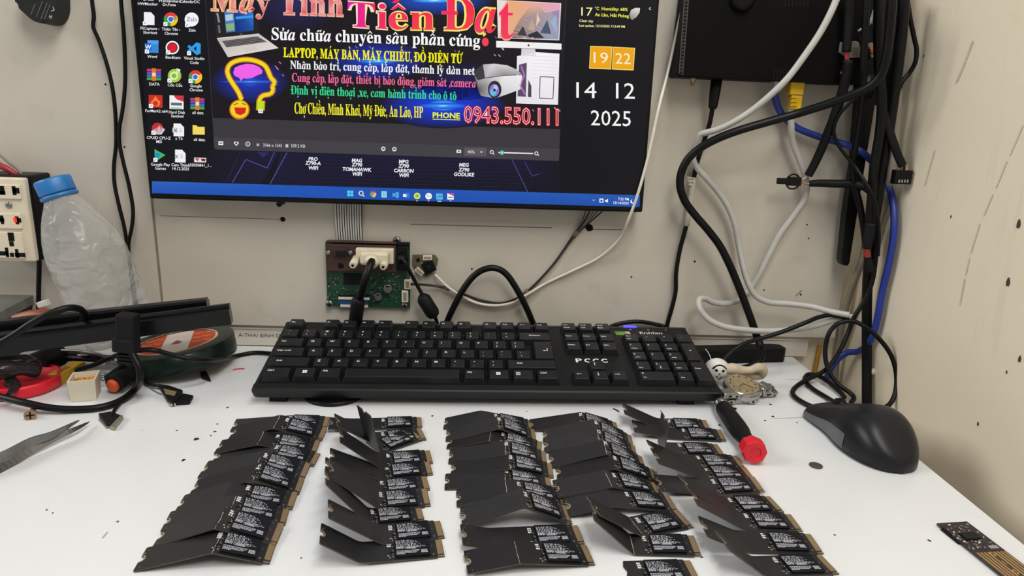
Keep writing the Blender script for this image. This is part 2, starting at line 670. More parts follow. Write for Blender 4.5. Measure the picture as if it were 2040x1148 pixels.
for a, b, w in (((204, 1072), (214, 1060), .0006), ((230, 1040), (236, 1037), .0005), ((278, 858), (285, 857), .0003), ((1565, 756), (1602, 757), .0004), ((1600, 832), (1540, 834), .0004)):
    p, q = onz(*a, 0.0002), onz(*b, 0.0002)
    n = (q-p).normalized().cross(Vector((0, 0, 1)))*w
    mb.face([p-n, p+n, q+n, q-n], 2)
o = mb.build('desk', [desk_mat(), mat('black_speck', '2a2724', 0.9, var=0.0), mat('grey_scratch', 'a8a5a0', 0.8, var=0.0)])
tag(o, 'glossy white laminate desk top that carries the keyboard and all the circuit boards', 'desk')

# ------------------------------------------------------------------ monitor
MY = -0.036
bl, br, tl, tr = ony(298, 396, MY), ony(1280, 423.5, MY), ony(268, 0, MY), ony(1311, 0, MY)
mx0, mx1, mz0 = bl.x, br.x, (bl.z+br.z)/2
mz1 = mz0+0.312
t = thing('monitor', 'wide black monitor on the wall showing a colourful repair shop advert', 'monitor', (0.5*(mx0+mx1), MY+0.02, mz0))
mb = MB()
mb.box((mx0, MY, mz0), (mx1, MY+0.022, mz1), 0, bev=0.0018)
for px in (563, 1500):
    pass
c = ony(559, 405, MY)
mb.box((c.x-0.003, MY+0.001, mz0-0.0025), (c.x+0.003, MY+0.006, mz0+0.001), 0)
mb.build('bezel', [mat('black_monitor_bezel', '08080a', 0.35, var=0.05)], t)
mb = MB()
mb.box((mx0+0.02, MY+0.021, mz0+0.03), (mx1-0.02, MY+0.0285, mz1-0.02), 0, bev=0.002)
mb.build('back_cover', [M_BLACK], t)

# everything the screen shows: flat coloured shapes and lettering on the panel, in layers a few hundredths of a millimetre apart
SCR = bmesh.new()
SCOL = SCR.loops.layers.float_color.new('shown')
LAY = [0]


def sp(px, py):
    p = ony(px, py, MY)
    return Vector((p.x, MY-0.0002-LAY[0]*0.000035, p.z))


def hexc(h):
    return tuple(lin(int(h[i:i+2], 16)) for i in (0, 2, 4)) + (1.0,)


def sface(P, cols):
    vs = [SCR.verts.new(p) for p in P]
    try:
        f = SCR.faces.new(vs)
    except ValueError:
        return
    for k, l in enumerate(f.loops):
        l[SCOL] = cols[k] if isinstance(cols, list) else cols


def poly(pts, h, layer=None):
    if layer is not None:
        LAY[0] = layer
    sface([sp(*p) for p in pts], [hexc(q) for q in h] if isinstance(h, list) else hexc(h))


def rect(x0, y0, x1, y1, h, tilt=0.03):
    k = tilt*(x1-x0)
    poly([(x0, y0), (x1, y0+k), (x1, y1+k), (x0, y1)], h)


def disc(cx, cy, rx, h, ry=None, n=20, a0=0.0, a1=2*math.pi):
    ry = ry or rx
    full = abs(a1-a0-2*math.pi) < 1e-6
    pts = [(cx+rx*math.cos(a0+(a1-a0)*k/n), cy+ry*math.sin(a0+(a1-a0)*k/n)) for k in range(n if full else n+1)]
    if not full:
        pts = [(cx, cy)]+pts
    poly(pts, h)


def glow(cx, cy, rx, ry, inner, mid, outer, n=28):
    for r0, r1, c0, c1 in ((0.0, 0.25, inner, mid), (0.25, 1.0, mid, outer)):
        for k in range(n):
            a, b = 2*math.pi*k/n, 2*math.pi*(k+1)/n
            P = [(cx+rx*r0*math.cos(a), cy+ry*r0*math.sin(a)), (cx+rx*r1*math.cos(a), cy+ry*r1*math.sin(a)), (cx+rx*r1*math.cos(b), cy+ry*r1*math.sin(b)), (cx+rx*r0*math.cos(b), cy+ry*r0*math.sin(b))]
            cc = [c0, c1, c1, c0]
            if r0 == 0:
                P, cc = P[:3], cc[:3]
            poly(P, cc)


def line(pts, w, h):
    for (x0, y0), (x1, y1) in zip(pts, pts[1:]):
        d = math.hypot(x1-x0, y1-y0) or 1
        nx, ny = -(y1-y0)/d*w/2, (x1-x0)/d*w/2
        poly([(x0+nx, y0+ny), (x1+nx, y1+ny), (x1-nx, y1-ny), (x0-nx, y0-ny)], h)


def write(s, p0, p1, cap, h, serif=False, off=0.0, center=False, shear=0.0, res=2):
    """lettering whose baseline runs from p0 to p1 (p1 None: natural width, centred on p0)"""
    v, f, w = serif_line(s, off) if serif else plain_line(s, off, res)
    if not v:
        return
    if p1 is None:
        tot = w*cap/0.69*0.97
        p0, p1 = (p0[0]-tot/2, p0[1]-0.015*tot), (p0[0]+tot/2, p0[1]+0.015*tot)
    dx, dy = (p1[0]-p0[0])/w, (p1[1]-p0[1])/w
    col = hexc(h) if isinstance(h, str) else None
    P = []
    for (a, b) in v:
        bb = b*cap/0.69
        P.append((p0[0]+a*dx+0.03*bb*0+shear*bb, p0[1]+a*dy-bb, a/w, b))
    vs = [SCR.verts.new(sp(p[0], p[1])) for p in P]
    for q in f:
        try:
            fc = SCR.faces.new([vs[i] for i in q])
        except ValueError:
            continue
        for l, i in zip(fc.loops, q):
            l[SCOL] = col if col else h(P[i][2], P[i][3])


# wallpaper
poly([(272, 0-4), (1308, 0-4), (1275.5, 412.7), (303, 385)], '0b0a10', 0)
poly([(425, 290), (560, 299), (520, 368), (395, 363)], ['12101e', '161430', '14122a', '0c0b14'], 1)
poly([(560, 299), (1060, 312), (1040, 383), (540, 369)], ['15122e', '14112c', '0c0b1c', '110f26'])
poly([(1060, 312), (1120, 318), (1130, 386), (1040, 383)], ['14112c', '0c0b14', '0b0a10', '0c0b1c'])
LAY[0] = 2
for k in range(9):
    y = 309+k*7.2
    line([(560-k*3, y), (1040, y+14)], 0.8, '1d1b40')
line([(463, 364), (490, 317.6), (532.5, 335), (547, 303)], 1.8, '4a4690')
line([(538, 367), (572, 304)], 1.5, '5a56a0')
line([(452, 361), (478, 305)], 1.2, '25234c')
poly([(512, 303), (536, 304), (524, 314)], '2a2760')
line([(1020, 318), (1052, 384)], 1.2, '55519a')
line([(1045, 322), (1060, 351), (1075, 346)], 1.6, '3a3780')
LAY[0] = 3
for cx, rows in ((623.7, ((316.7+3.5, 'PRO'), (325+3.5, 'Z790-A'), (334.5+3.5, 'WIFI'))), (711, ((323, 'MAG'), (331.5, 'Z790'), (341, 'TOMAHAWK'), (350, 'WIFI'))), (804, ((325.5, 'MPG'), (334, 'Z790'), (343.5, 'CARBON'), (352.5, 'WIFI'))), (924, ((332, 'MEG'), (341.5, 'Z790'), (351, 'GODLIKE')))):
    for y, s in rows:
        write(s, (cx, y), None, 6.8, 'e8e8f0', off=0.035, shear=0.12)
# taskbar
LAY[0] = 2
poly([(303, 361), (660, 371.5), (1274.5, 389), (1274, 412.7), (303, 385)], ['2a5fb8', '1a52b4', '2358b0', '1a4ea8', '1b50b0'])
LAY[0] = 3


def chrome(x, y, r):
    for k, c in enumerate(('dd3b2e', 'f2c21e', '2f9e4f')):
        a = -math.pi*5/6+k*2*math.pi/3
        disc(x, y, r, c, n=8, a0=a, a1=a+2*math.pi/3)
    LAY[0] += 1
    disc(x, y, r*0.48, 'f4f4f4')
    LAY[0] += 1
    disc(x, y, r*0.36, '2f6fd8')
    LAY[0] -= 2


def vscode(x, y, r, c='2f9be8'):
    poly([(x+r*0.35, y-r), (x+r, y-r*0.75), (x+r, y+r*0.75), (x+r*0.35, y+r)], c)
    line([(x+r*0.5, y-r*0.8), (x-r*0.9, y+r*0.45)], r*0.42, c)
    line([(x+r*0.5, y+r*0.8), (x-r*0.9, y-r*0.45)], r*0.42, c)


rect(692, 379.5, 704, 391, '4fc8f0')
LAY[0] = 4
line([(698, 379.5), (698, 391.3)], 0.8, '1a52b4')
line([(692, 385.3), (704, 385.7)], 0.8, '1a52b4')
LAY[0] = 3
disc(719.5, 385, 5, 'd8e0ea')
line([(722, 388), (726, 392)], 2, 'd8e0ea')
LAY[0] = 4
disc(719.5, 385, 3, '2c4f80')
LAY[0] = 3
chrome(743, 387, 6.6)
rect(760, 381, 770.5, 393.5, '8fe0e8')
LAY[0] = 4
for k in range(3):
    line([(762, 384+k*3), (768.5, 384.2+k*3)], 0.9, '2a7f9a')
LAY[0] = 3
vscode(788, 388.5, 6.5, '4fa8e8')
rect(807, 384, 816, 394, '2f78d8')
rect(803, 386.5, 810, 392.5, 'f0f4fa')
disc(831, 390.5, 6.6, 'd8e060')
disc(854, 391, 6.6, 'f2f2f4')
rect(869, 385.5, 882, 397.5, '58b8e0')
rect(891, 385, 904, 397.5, 'f2f0f2')
LAY[0] = 4
line([(871, 395), (875, 390), (878, 393), (881, 389)], 1.2, '1a4ea8')
poly([(891, 385), (904, 385.4), (904, 391)], 'd84a80')
line([(893, 393), (902, 393.3)], 1.4, '303030')
write('Zalo', (854, 392.5), None, 3.5, '4a6fb0')
disc(831, 390.5, 3.4, '7cb83a')
for x in (831, 854, 897.5):
    rect(x-1.5, 399.4, x+1.5, 401, 'c8d8f0')
rect(871.5, 400, 879.5, 401.8, '9fd8f8')
line([(1180.5, 397.5), (1182.7, 401), (1185, 397.6)], 1, '9fb8e0')
rect(1194, 395.5, 1202, 403.5, 'eef2fa')
LAY[0] = 5
disc(1198, 400, 2.4, '1a4ea8')
LAY[0] = 4
poly([(1205, 398.5), (1208, 398.6), (1211, 396), (1211, 404), (1208, 402), (1205, 401.8)], 'eef2fa')
disc(1259.5, 401.5, 4, 'eef2fa')
LAY[0] = 5
disc(1261.5, 400.5, 3.4, '1f54ae')
LAY[0] = 4
write('7:22 PM', (1231.5, 398.7), (1252.6, 399.6), 5, 'f4f6fa', off=0.01)
write('12/14/2025', (1222.3, 406.4), (1252.5, 407.4), 5, 'f4f6fa', off=0.01)

# desktop icons and their names
LAY[0] = 3


def sheet(x, y, c='f2eff0'):
    poly([(x-10, y-13), (x+4, y-12.6), (x+11, y-5), (x+11, y+13), (x-10, y+12.4)], c)


def shortcut(x, y):
    LAY[0] += 2
    rect(x-4, y-4, x+4, y+4, 'f6f6f6')
    LAY[0] += 1
    line([(x-2, y+2), (x+2, y-2)], 1.2, '4a6a9a')
    LAY[0] -= 3


def archive(x, y):
    for k, c in enumerate(('c03a66', '6a4ab8', '3a70b8', '4a9e4a')):
        rect(x-14, y-11+k*5.8, x+14, y-6+k*5.8, c)
    LAY[0] += 1
    rect(x-4, y-12, x+4, y+13, 'd87a20')
    LAY[0] += 1
    rect(x-3.2, y-3, x+3.2, y+4, 'e8e0b0')
    LAY[0] -= 2


sheet(297, 37)
chrome(340.5, 38.5, 14)
disc(382, 39, 14, 'f2f4f8')
poly([(370, 41), (371, 54), (384, 52)], 'f2f4f8')
rect(294, 80, 316, 105, '2f88d8')
poly([(294, 80), (316, 80.5), (316, 88), (294, 88)], '58a8f0')
disc(343.7, 95, 13.5, 'f4f2f2')
vscode(387, 97, 13)
archive(307, 148)
disc(348, 151, 13.5, 'a0c840')
poly([(350, 148), (352, 136), (360, 139), (357, 148)], 'e8f0d0')
chrome(389.5, 153.5, 13.5)
rect(296.5, 189, 324, 214, 'c82c22')
rect(338, 190, 366, 217, 'f0efef')
archive(393.5, 206)
disc(314, 256, 11.5, 'c02a34')
poly([(302, 262), (318, 250), (329, 258), (322, 268), (308, 268)], 'd0d4d8')
sheet(356, 259)
poly([(384, 249), (392, 250), (394, 252.5), (408, 253), (408, 268.5), (384, 268)], 'f0d860')
poly([(308, 297), (330, 309), (309, 323)], '3ab070')
sheet(359, 311)
rect(387, 314, 411, 323, 'e8e0e0')
LAY[0] = 4
write('Zalo', (382.5, 42.5), None, 8.5, '5a6478')
disc(348, 36, 4.5, 'b08860')
rect(289, 86, 302, 100, '2060b8')
LAY[0] = 5
write('W', (295.5, 97.5), None, 8, 'ffffff', off=0.02)
LAY[0] = 4
disc(343.7, 95, 10.5, '16080a')
LAY[0] = 5
disc(343.7, 95, 9, 'd8182c')
disc(347, 151, 8.5, 'd8ecaa')
LAY[0] = 6
disc(347, 151, 4.6, '84b43c')
LAY[0] = 4
poly([(303, 211), (300, 204), (306, 198), (310, 191), (315, 199), (320, 203), (317, 212)], 'f08030')
LAY[0] = 5
disc(310, 206, 5, 'c82c22')
LAY[0] = 4
poly([(346, 190.2), (366, 190.8), (366, 203), (352, 198)], 'd03440')
rect(341, 204.5, 363, 210, '5a6a78')
poly([(341, 214), (362, 214.6), (362, 216.8), (341, 216)], '80b860')
rect(344, 254, 354, 264, 'd8dcd8')
LAY[0] = 5
for (x, y) in ((350, 260), (352, 312)):
    line([(x-3, y-3.5), (x+3, y+3.5)], 1.4, '58685c')
    line([(x+3, y-3.5), (x-3, y+3.5)], 1.4, '58685c')
    for k in range(3):
        line([(x+7, y-4+k*3.4), (x+13, y-3.8+k*3.4)], 0.8, '9aa49c')
LAY[0] = 4
poly([(310, 306), (319, 304.5), (316, 314), (310, 313)], '2a80d8')
poly([(388, 315), (398, 315.3), (394, 322)], 'c05060')
poly([(400, 316), (410, 316.3), (409, 322), (402, 321)], '701c30')
for x, y in ((289, 46.5), (330, 48), (373, 50), (293, 102.5), (335, 104.5), (377, 106), (338, 160.5), (380, 161.5), (301, 211), (306, 264.5), (310, 318.5)):
    shortcut(x, y)
LAY[0] = 4
for s, x, y in (('CPUID', 296, 1.5), ('HWMonitor', 295, 10.6), ('Wondershare', 338, 4.5), ('Dr.Fone', 337.5, 12), ('CalendarDC', 378.5, 6), ('FSCapture -', 299, 59.5), ('Shortcut', 299.5, 67.5), ('Thiên Tân -', 341, 61), ('Chrome', 341.5, 69.5), ('Zalo', 383, 63),
                ('Word', 303.5, 115.5), ('Bandicam', 345, 117), ('Visual Studio', 387, 119), ('Code', 387.5, 127.5), ('DATA', 308, 170.5), ('Cốc Cốc', 349, 172.5), ('Google', 390.5, 174), ('Chrome', 391, 182), ('FurMark2 x64', 312, 224), ('Hard Disk', 353, 226.5), ('Sentinel', 353.5, 234), ('all data', 394.5, 227.5),
                ('CPUID CPU-Z', 316.5, 277.5), ('MSI', 317, 285), ('a Tó', 357, 278.5), ('all data', 397.5, 281), ('Google Play', 320, 330.5), ('Games', 320, 338), ('Cam Thành', 360, 331.5), ('14.12.2025', 360.5, 339), ('35050841_1...', 400, 332)):
    write(s, (x, y), None, 5.6, 'eceaec', off=0.012)

# the photo viewer window and the advert in it
LAY[0] = 3
poly([(408.5, -4), (1128.5, -4), (1113, 321), (431, 298), (427, 295)], '37343a')
LAY[0] = 4
poly([(425.5, 273.5), (1115, 297), (1113.5, 320), (431.5, 297.2), (427, 293.5)], '403d43')
poly([(409.5, -4), (1127, -4), (1117, 257.5), (424.5, 235)], '141116')
LAY[0] = 5
line([(456, 279), (456.3, 293)], 0.8, '5a575c')
rect(435.5, 281.5, 445, 289, 'e6e6e6')
LAY[0] = 6
rect(437.5, 284.3, 443, 286, '2f2d31')
LAY[0] = 5
poly([(471, 291), (466, 285.5), (467, 282.3), (469.5, 282), (471, 283.6), (472.5, 282.1), (475, 282.6), (476, 285.7)], 'e6e6e6')
disc(494, 287, 4.8, 'e6e6e6')
LAY[0] = 6
disc(471, 285.7, 2.2, '403d43')
disc(494, 287, 3.3, '403d43')
line([(494, 285.5), (494, 289.2)], 1.2, 'e6e6e6')
LAY[0] = 5
rect(511.5, 286, 516.5, 291, 'b6b6b6')
rect(569, 287.5, 574.5, 293.5, 'c6c6c6')
write('3366 x 1245', (524.6, 291.8), (562, 293.2), 6, 'e6e6e6')
write('539.2 KB', (580, 293.2), (608, 294.3), 6, 'e6e6e6')
disc(763.7, 296.5, 4.4, 'e6e6e6')
disc(785.7, 297.3, 4.4, 'e6e6e6')
rect(909.5, 298.5, 918.5, 304.5, 'e6e6e6')
poly([(925.5, 294), (969, 295), (968.5, 311.5), (925, 310.5)], '57545a')
disc(979.5, 303, 3.9, 'e6e6e6')
line([(982, 305.5), (984.5, 308)], 1.5, 'e6e6e6')
line([(993, 304), (1062, 306)], 2.6, 'e6e6e6')
disc(1068.5, 305.5, 3.9, 'e6e6e6')
line([(1071, 308), (1073.5, 310.5)], 1.5, 'e6e6e6')
LAY[0] = 6
for x, y in ((763.7, 296.5), (785.7, 297.3)):
    disc(x, y, 2.6, '403d43')
    line([(x-2.5, y-2), (x+1.5, y+2)], 1.2, 'e6e6e6')
disc(914, 301.6, 1.8, '403d43')
disc(979.5, 303, 2.4, '403d43')
disc(1068.5, 305.5, 2.4, '403d43')
disc(1000, 304.2, 4.6, '5ea8b0')
write('40%', (931.5, 305.2), (945.5, 305.7), 5.6, 'eeeeee')
line([(956.5, 301.5), (959, 304), (961.5, 301.7)], 1.1, 'eeeeee')
LAY[0] = 7
disc(1000, 304.2, 2.4, '9ae0e0')

LAY[0] = 5
BG = '141116'
glow(498, 163, 78, 44, '2060e0', '1c2fa0', BG)
glow(865, -2, 120, 34, '50b8ff', '1c48b8', BG)
glow(753, 121, 100, 40, '40b0ff', '1a34b0', BG)
glow(882.7, 210, 125, 46, '60d0ff', '1438d0', BG)
glow(590, 10, 90, 55, '26245c', '201d48', BG)
glow(920, 160, 90, 40, '1c1a50', '1a1746', BG)
LAY[0] = 6
glow(498, 163, 60, 3.2, 'a0e0ff', '2f70e0', '1c2fa0')
glow(753, 122, 44, 6, 'c0f8ff', '2f98f0', '1a34b0')
glow(882.7, 211, 50, 6, 'c8fcff', '2f90f0', '1438d0')
glow(865, 1, 46, 5, 'e0ffff', '50b8ff', '1c48b8')
for x, y, c in ((548, 131, 'b06ac0'), (551, 135, 'd080d8'), (556, 123, 'c070c8'), (562, 148, 'a060b0'), (984, 108, 'c070c8'), (993, 109, 'd880d8'), (986, 73, '8a3a9a'), (1000, 96, 'e0e0ff'), (905, 100, '6a4ab0'), (735, 92, '7a5ac0'), (708, 92, '8a60c8'), (800, 97, '6a48a8'), (1090, 219, 'd0a0e0'), (1104, 214, 'e0b0e8'), (1060, 218, '9a60b0'), (1112, 218, 'c890d8')):
    line([(x, y), (x+4, y+4)], 2.0, c)
# the lap top at top left
LAY[0] = 7
poly([(425, 20), (516, 33), (517, 67.5), (432.5, 77)], '1c1c20')
poly([(432.5, 77.5), (517, 68), (555.5, 96), (454.5, 114)], ['b8b0ac', 'c8c0bc', 'e2d8d2', 'd8cec8'])
LAY[0] = 8
poly([(468, 19), (505, 26), (505.5, 60.5), (470, 66)], ['123a90', '2a80d8', '1850a8', '0a2460'])
poly([(447, 22), (466, 20), (469.5, 63), (451, 65)], '4a78b8')
line([(433, 26), (437, 45)], 4, '8a8a90')
line([(436, 50), (438, 66)], 4, '6a6a70')
line([(432.6, 77), (516.8, 68)], 2.2, 'd8d2cc')
poly([(443, 82), (513, 72.5), (532, 83.5), (451.5, 94.5)], '4a4648')
LAY[0] = 9
for k in range(4):
    line([(444.5+k*2, 84+k*2.9), (515+k*4.6, 74.5+k*2.6)], 0.7, '88807e')
line([(470, 36), (505, 33)], 5, '3a98e8')
poly([(449, 30), (464, 28), (465, 40), (450, 42)], 'b0c8e0')
poly([(450, 48), (466, 46), (467, 60), (452, 62)], '88b078')
write('ASUS', (478, 69), (483, 68.5), 2.0, 'a0a0a0')
poly([(482, 96.5), (505, 93), (515, 99), (490, 103.5)], 'd0c6c0')
# the screen picture, desktop computer and projector at right
LAY[0] = 7
poly([(990, 0), (1017, 1), (1118, 6.5), (1114, 80.5), (992, 76)], 'e8dcd8')
poly([(988.5, 81.5), (1118.5, 87), (1118.5, 99), (988.5, 94.5)], 'f0eeee')
poly([(1039, 97), (1066, 98), (1068, 112), (1038, 112)], 'd8d4d6')
poly([(1030, 112), (1067, 104), (1114.5, 107), (1111.5, 209), (1028, 206)], ['ece4ec', 'f6f4f6', 'f0eef2', 'e8e4ea', 'e6dee8'])
LAY[0] = 8
poly([(1010, 2), (1116, 7.5), (1112.5, 79), (994, 75)], ['f0a860', 'e8a0c0', 'a8b0c8', 'f0b070'])
poly([(1020, 66), (1036, 38), (1052, 18), (1064, 12), (1076, 14), (1086, 26), (1096, 24), (1106, 22), (1114, 20), (1112.5, 79), (1018, 76)], ['6a6070', '8a7880', 'b09890', 'd8b090', 'c8a898', 'a0949c', '8c98a8', '7080a0', '60789a', '8898b0', '504a58'])
poly([(1034, 129), (1049.5, 125), (1047.5, 193), (1031, 192)], '5a4a62')
poly([(1052.5, 159), (1058.5, 171), (1058.5, 194), (1051.5, 193)], '48424e')
line([(1076, 152.5), (1103.5, 154), (1101.5, 197), (1075, 195.5), (1076, 152.5)], 1.6, '403c44')
for k in range(7):
    line([(1060, 112+k*7), (1108, 114+k*7)], 0.7, 'd8d0dc')
disc(1053, 90.5, 2, '202020')
LAY[0] = 9
for pts, c in (([(1052, 60), (1060, 36), (1066, 60)], 'c0a088'), ([(1070, 24), (1076, 40), (1068, 52)], 'e8c8a0'), ([(1076, 66), (1090, 40), (1098, 68)], '48566e'), ([(1096, 44), (1108, 30), (1110, 66)], '9ab0cc'), ([(1030, 70), (1042, 52), (1050, 72)], '3c3844'), ([(1050, 70), (1070, 62), (1084, 76), (1056, 76)], '2f2c38')):
    poly(pts, c)
line([(1038, 132), (1045, 150), (1036, 170), (1046, 188)], 3, 'b070c0')
for k, c in enumerate(('e05070', '60c070', 'e0c040', '4090e0', 'e07030', 'd0d0d0', '5060c0', 'c04080')):
    rect(1034+k*5, 73.8+k*0.15, 1037.5+k*5, 76.6+k*0.15, c)
poly([(943.5, 143), (962, 128.5), (967, 155), (952, 160)], '3a383c')
poly([(962, 128.5), (985, 127), (1010, 130), (1030, 139), (1040, 149), (1005, 150), (966, 155)], ['b0aaae', 'd8d2d4', 'd0cacc', 'c0babe', 'a8a2a6', '8a8688', 'b8b2b6'])
poly([(943.5, 146), (952, 160), (966, 156.5), (1005, 151), (1040.5, 150), (1037, 178), (1010, 188), (987, 196), (958, 191), (953, 180)], ['5a585c', '9a969a', 'c8c4c6', 'e8e6e6', 'ececec', 'e0dee0', 'd0ced0', 'c4c2c4', '8a888c', '504e52'])
LAY[0] = 10
disc(985.5, 178.5, 13.5, '28242c', 17.5)
LAY[0] = 11
disc(984.5, 180, 9.8, '7a78c8', 12.5)
LAY[0] = 12
disc(982.5, 184, 6, '60c0d8', 7)
disc(987, 175, 4.5, 'd0b8e8', 6)
LAY[0] = 13
disc(985, 179.5, 2.6, '201c50', 3.2)
# the head drawn by a cable, with brain, mouse and plug
LAY[0] = 8
HEAD = [(x/5.1+260, y/5.1) for x, y in ((1130, 1015), (1100, 940), (1045, 855), (1003, 785), (985, 720), (1008, 660), (1070, 622), (1180, 605), (1290, 625), (1370, 670), (1405, 735), (1428, 790), (1472, 842), (1443, 868), (1450, 920), (1422, 955), (1350, 970), (1318, 1000), (1308, 1035))]
hp = [(p.x, p.y) for p in catmull([Vector((x, y, 0)) for x, y in HEAD], 5)]
line(hp, 11.5, 'c06008')
disc(477.5, 218.5, 20.5, 'd07010', 20)
poly([(511, 200), (529, 201), (528, 221), (510, 220)], 'c08010')
LAY[0] = 9
line(hp, 7.5, 'f0d818')
disc(477.5, 218, 18, 'f0d020', 17.5)
poly([(513, 201), (526.5, 202), (525.5, 219), (512.5, 218)], 'b8e020')
poly([(514.5, 217.5), (524.5, 218), (524, 225.5), (515, 225)], 'f4f4f4')
BR = [(x/5.1+260, y/5.1) for x, y in ((1045, 740), (1060, 690), (1110, 665), (1180, 648), (1250, 655), (1310, 680), (1345, 720), (1335, 750), (1290, 765), (1240, 790), (1190, 800), (1150, 795), (1120, 825), (1110, 795), (1060, 770))]
poly(BR, 'f060e8')
LAY[0] = 10
poly([(467, 214), (491, 214.5), (489, 225), (479, 230), (470, 226)], 'd81c18')
line([(466, 209), (474, 206)], 2.2, '8a6a10')
line([(483, 206), (490, 209)], 2.2, '8a6a10')
disc(518, 221.5, 1, '404040')
disc(521.5, 221.7, 1, '404040')
# advert lettering
LAY[0] = 14


def pinky(a, b):
    k = math.sin(a*173+b*31)*0.5+0.5
    return (lin(235)*(0.85+0.15*k), lin(int(90+90*k)), lin(int(90+80*k)), 1)


def magen(a, b):
    k = min(1, max(0, a*1.6))
    return (lin(int(225+15*k)), lin(int(20+20*k)), lin(int(190-100*k)), 1)


def redp(a, b):
    return (lin(240), lin(int(24+40*max(0, min(1, 1-b)))), lin(int(95-30*a)), 1)


for s, p0, p1, cap, c, oc in (('Máy', (420, 20.5), (541, 27), 44, pinky, 'f0c080'), ('Tính', (558, 28), (687, 32.5), 46, pinky, 'f0b0a0'), ('Ti', (693, 52.5), (776, 58.5), 50, magen, 'f8e0c0'), ('ến', (774, 58), (870, 60), 50, redp, 'f4e870'), ('Đ', (883, 59), (949, 61), 66, redp, 'f4e870'), ('ạ', (945, 64), (992, 66), 72, redp, 'f4e070'), ('t', (994, 76), (1027, 77), 76, redp, 'f0a0a0')):
    LAY[0] = 14
    write(s, p0, p1, cap, oc, serif=True, off=0.035)
    LAY[0] = 15
    write(s, p0, p1, cap, c, serif=True)
LAY[0] = 15
write('Sửa chữa chuyên sâu phần cứng', (541.5, 79), (957.5, 93), 24, 'f6f6f6', serif=True, off=0.006)
write('LAPTOP, MÁY BÀN, MÁY CHIẾU, ĐỒ ĐIỆN TỬ', (565, 113.3), (921, 126), 18.5, 'f4ec10', serif=True, off=0.02)
write('Nhận bảo trì, cung cấp, lắp đặt, thanh lý dàn net', (578.5, 137), (946.5, 149.5), 16.5, 'f2f2f2', serif=True, off=0.004)
write('Cung cấp, lắp đặt, thiết bị báo động, giám sát ,camera', (582, 162.5), (948.5, 174.5), 17, 'f06a98', serif=True, off=0.004)
write('Định vị điện thoại ,xe, cam hành trình cho ô tô', (580, 187.5), (910, 199.5), 17.5, '34d890', serif=True, off=0.004)
write('Chợ Chiều, Minh Khai, Mỹ Đức, An Lão, HP', (587, 226), (843.5, 234.5), 22, 'f0e830', serif=True, off=0.006)
write('PHONE', (862, 234.5), (916.5, 236), 10.5, 'e8f020', off=0.03)
line([(862, 237.5), (917, 239)], 1.6, 'e8f020')
LAY[0] = 14
write('0943.550.111', (923.5, 243.5), (1113, 249.5), 32, 'e81828', off=0.045)
LAY[0] = 15
write('0943.550.111', (924.5, 243.5), (1112, 249.5), 32, 'f4dce0', off=0.012)
LAY[0] = 16
write('0943.550.111', (925.5, 243.2), (1111, 249.2), 31.4, 'a01020', off=-0.012)

# the widgets at right
LAY[0] = 4
write('17', (1158, 31), (1180.5, 31.7), 16.5, 'f4f0a8')
write('°C', (1185, 19.7), (1193.5, 20), 6, 'f0ea78', off=0.012)
write('Humidity: 68%', (1198.6, 20.3), (1250.6, 22), 6, 'f0ea50', off=0.022)
write('An Lão, Hải Phòng', (1185, 32), (1252.8, 35), 6, 'f0ea50', off=0.022)
write('Clear sky', (1154, 43.8), (1181.8, 44.6), 5, 'f0eea0', off=0.014)
write('Last update: 12/14/2025 7:13:49 PM', (1153.5, 52.8), (1244.8, 55.6), 4.6, 'f0eea0', off=0.014)
poly([(1254, 28), (1257, 20), (1266, 15.5), (1275, 16), (1274, 25), (1268, 34), (1259, 40), (1255, 36)], ['989890', 'c8c8c0', 'd0d0c8', 'e0e0d8', 'c8c8c0', 'a8a8a0', '909088', '888880'])
write('c', (1292.5, 19.5), (1297, 19.6), 7, 'd8d8d8')
poly([(1175.8, 91.6), (1219.4, 93), (1217.4, 138.5), (1173.6, 136.8)], 'f4dc80')
poly([(1220.6, 93.3), (1265.2, 95.4), (1262, 140.4), (1219.2, 138.5)], 'f4dc80')
LAY[0] = 5
poly([(1177.2, 93), (1218, 94.4), (1216.2, 137), (1175, 135.4)], 'eca408')
poly([(1222, 94.8), (1263.6, 96.7), (1260.7, 138.8), (1220.6, 137)], 'eca408')
LAY[0] = 6
write('19', (1182.5, 125.2), (1211.5, 126.3), 21.5, 'f6ecd0')
write('22', (1226, 126.8), (1256.5, 128), 21.5, 'f6ecd0')
write('14', (1148, 194.7), (1188, 195.6), 31, 'f4f4f4')
write('12', (1227, 196), (1264.5, 197), 31, 'f4f4f4')
write('2025', (1177, 249.5), (1256.6, 251.6), 30, 'f4f4f4')

me = bpy.data.meshes.new('screen')
SCR.to_mesh(me)
SCR.free()
ms = bpy.data.materials.new('lit_screen')
ms.use_nodes = True
nt = ms.node_tree
b = nt.nodes['Principled BSDF']
at = nt.nodes.new('ShaderNodeVertexColor')
at.layer_name = 'shown'
b.inputs['Base Color'].default_value = (0.004, 0.004, 0.005, 1)
b.inputs['Roughness'].default_value = 0.35
b.inputs['Specular IOR Level'].default_value = 0.18
nt.links.new(at.outputs['Color'], b.inputs['Emission Color'])
b.inputs['Emission Strength'].default_value = 1.0
me.materials.append(ms)
link('screen', me, t)

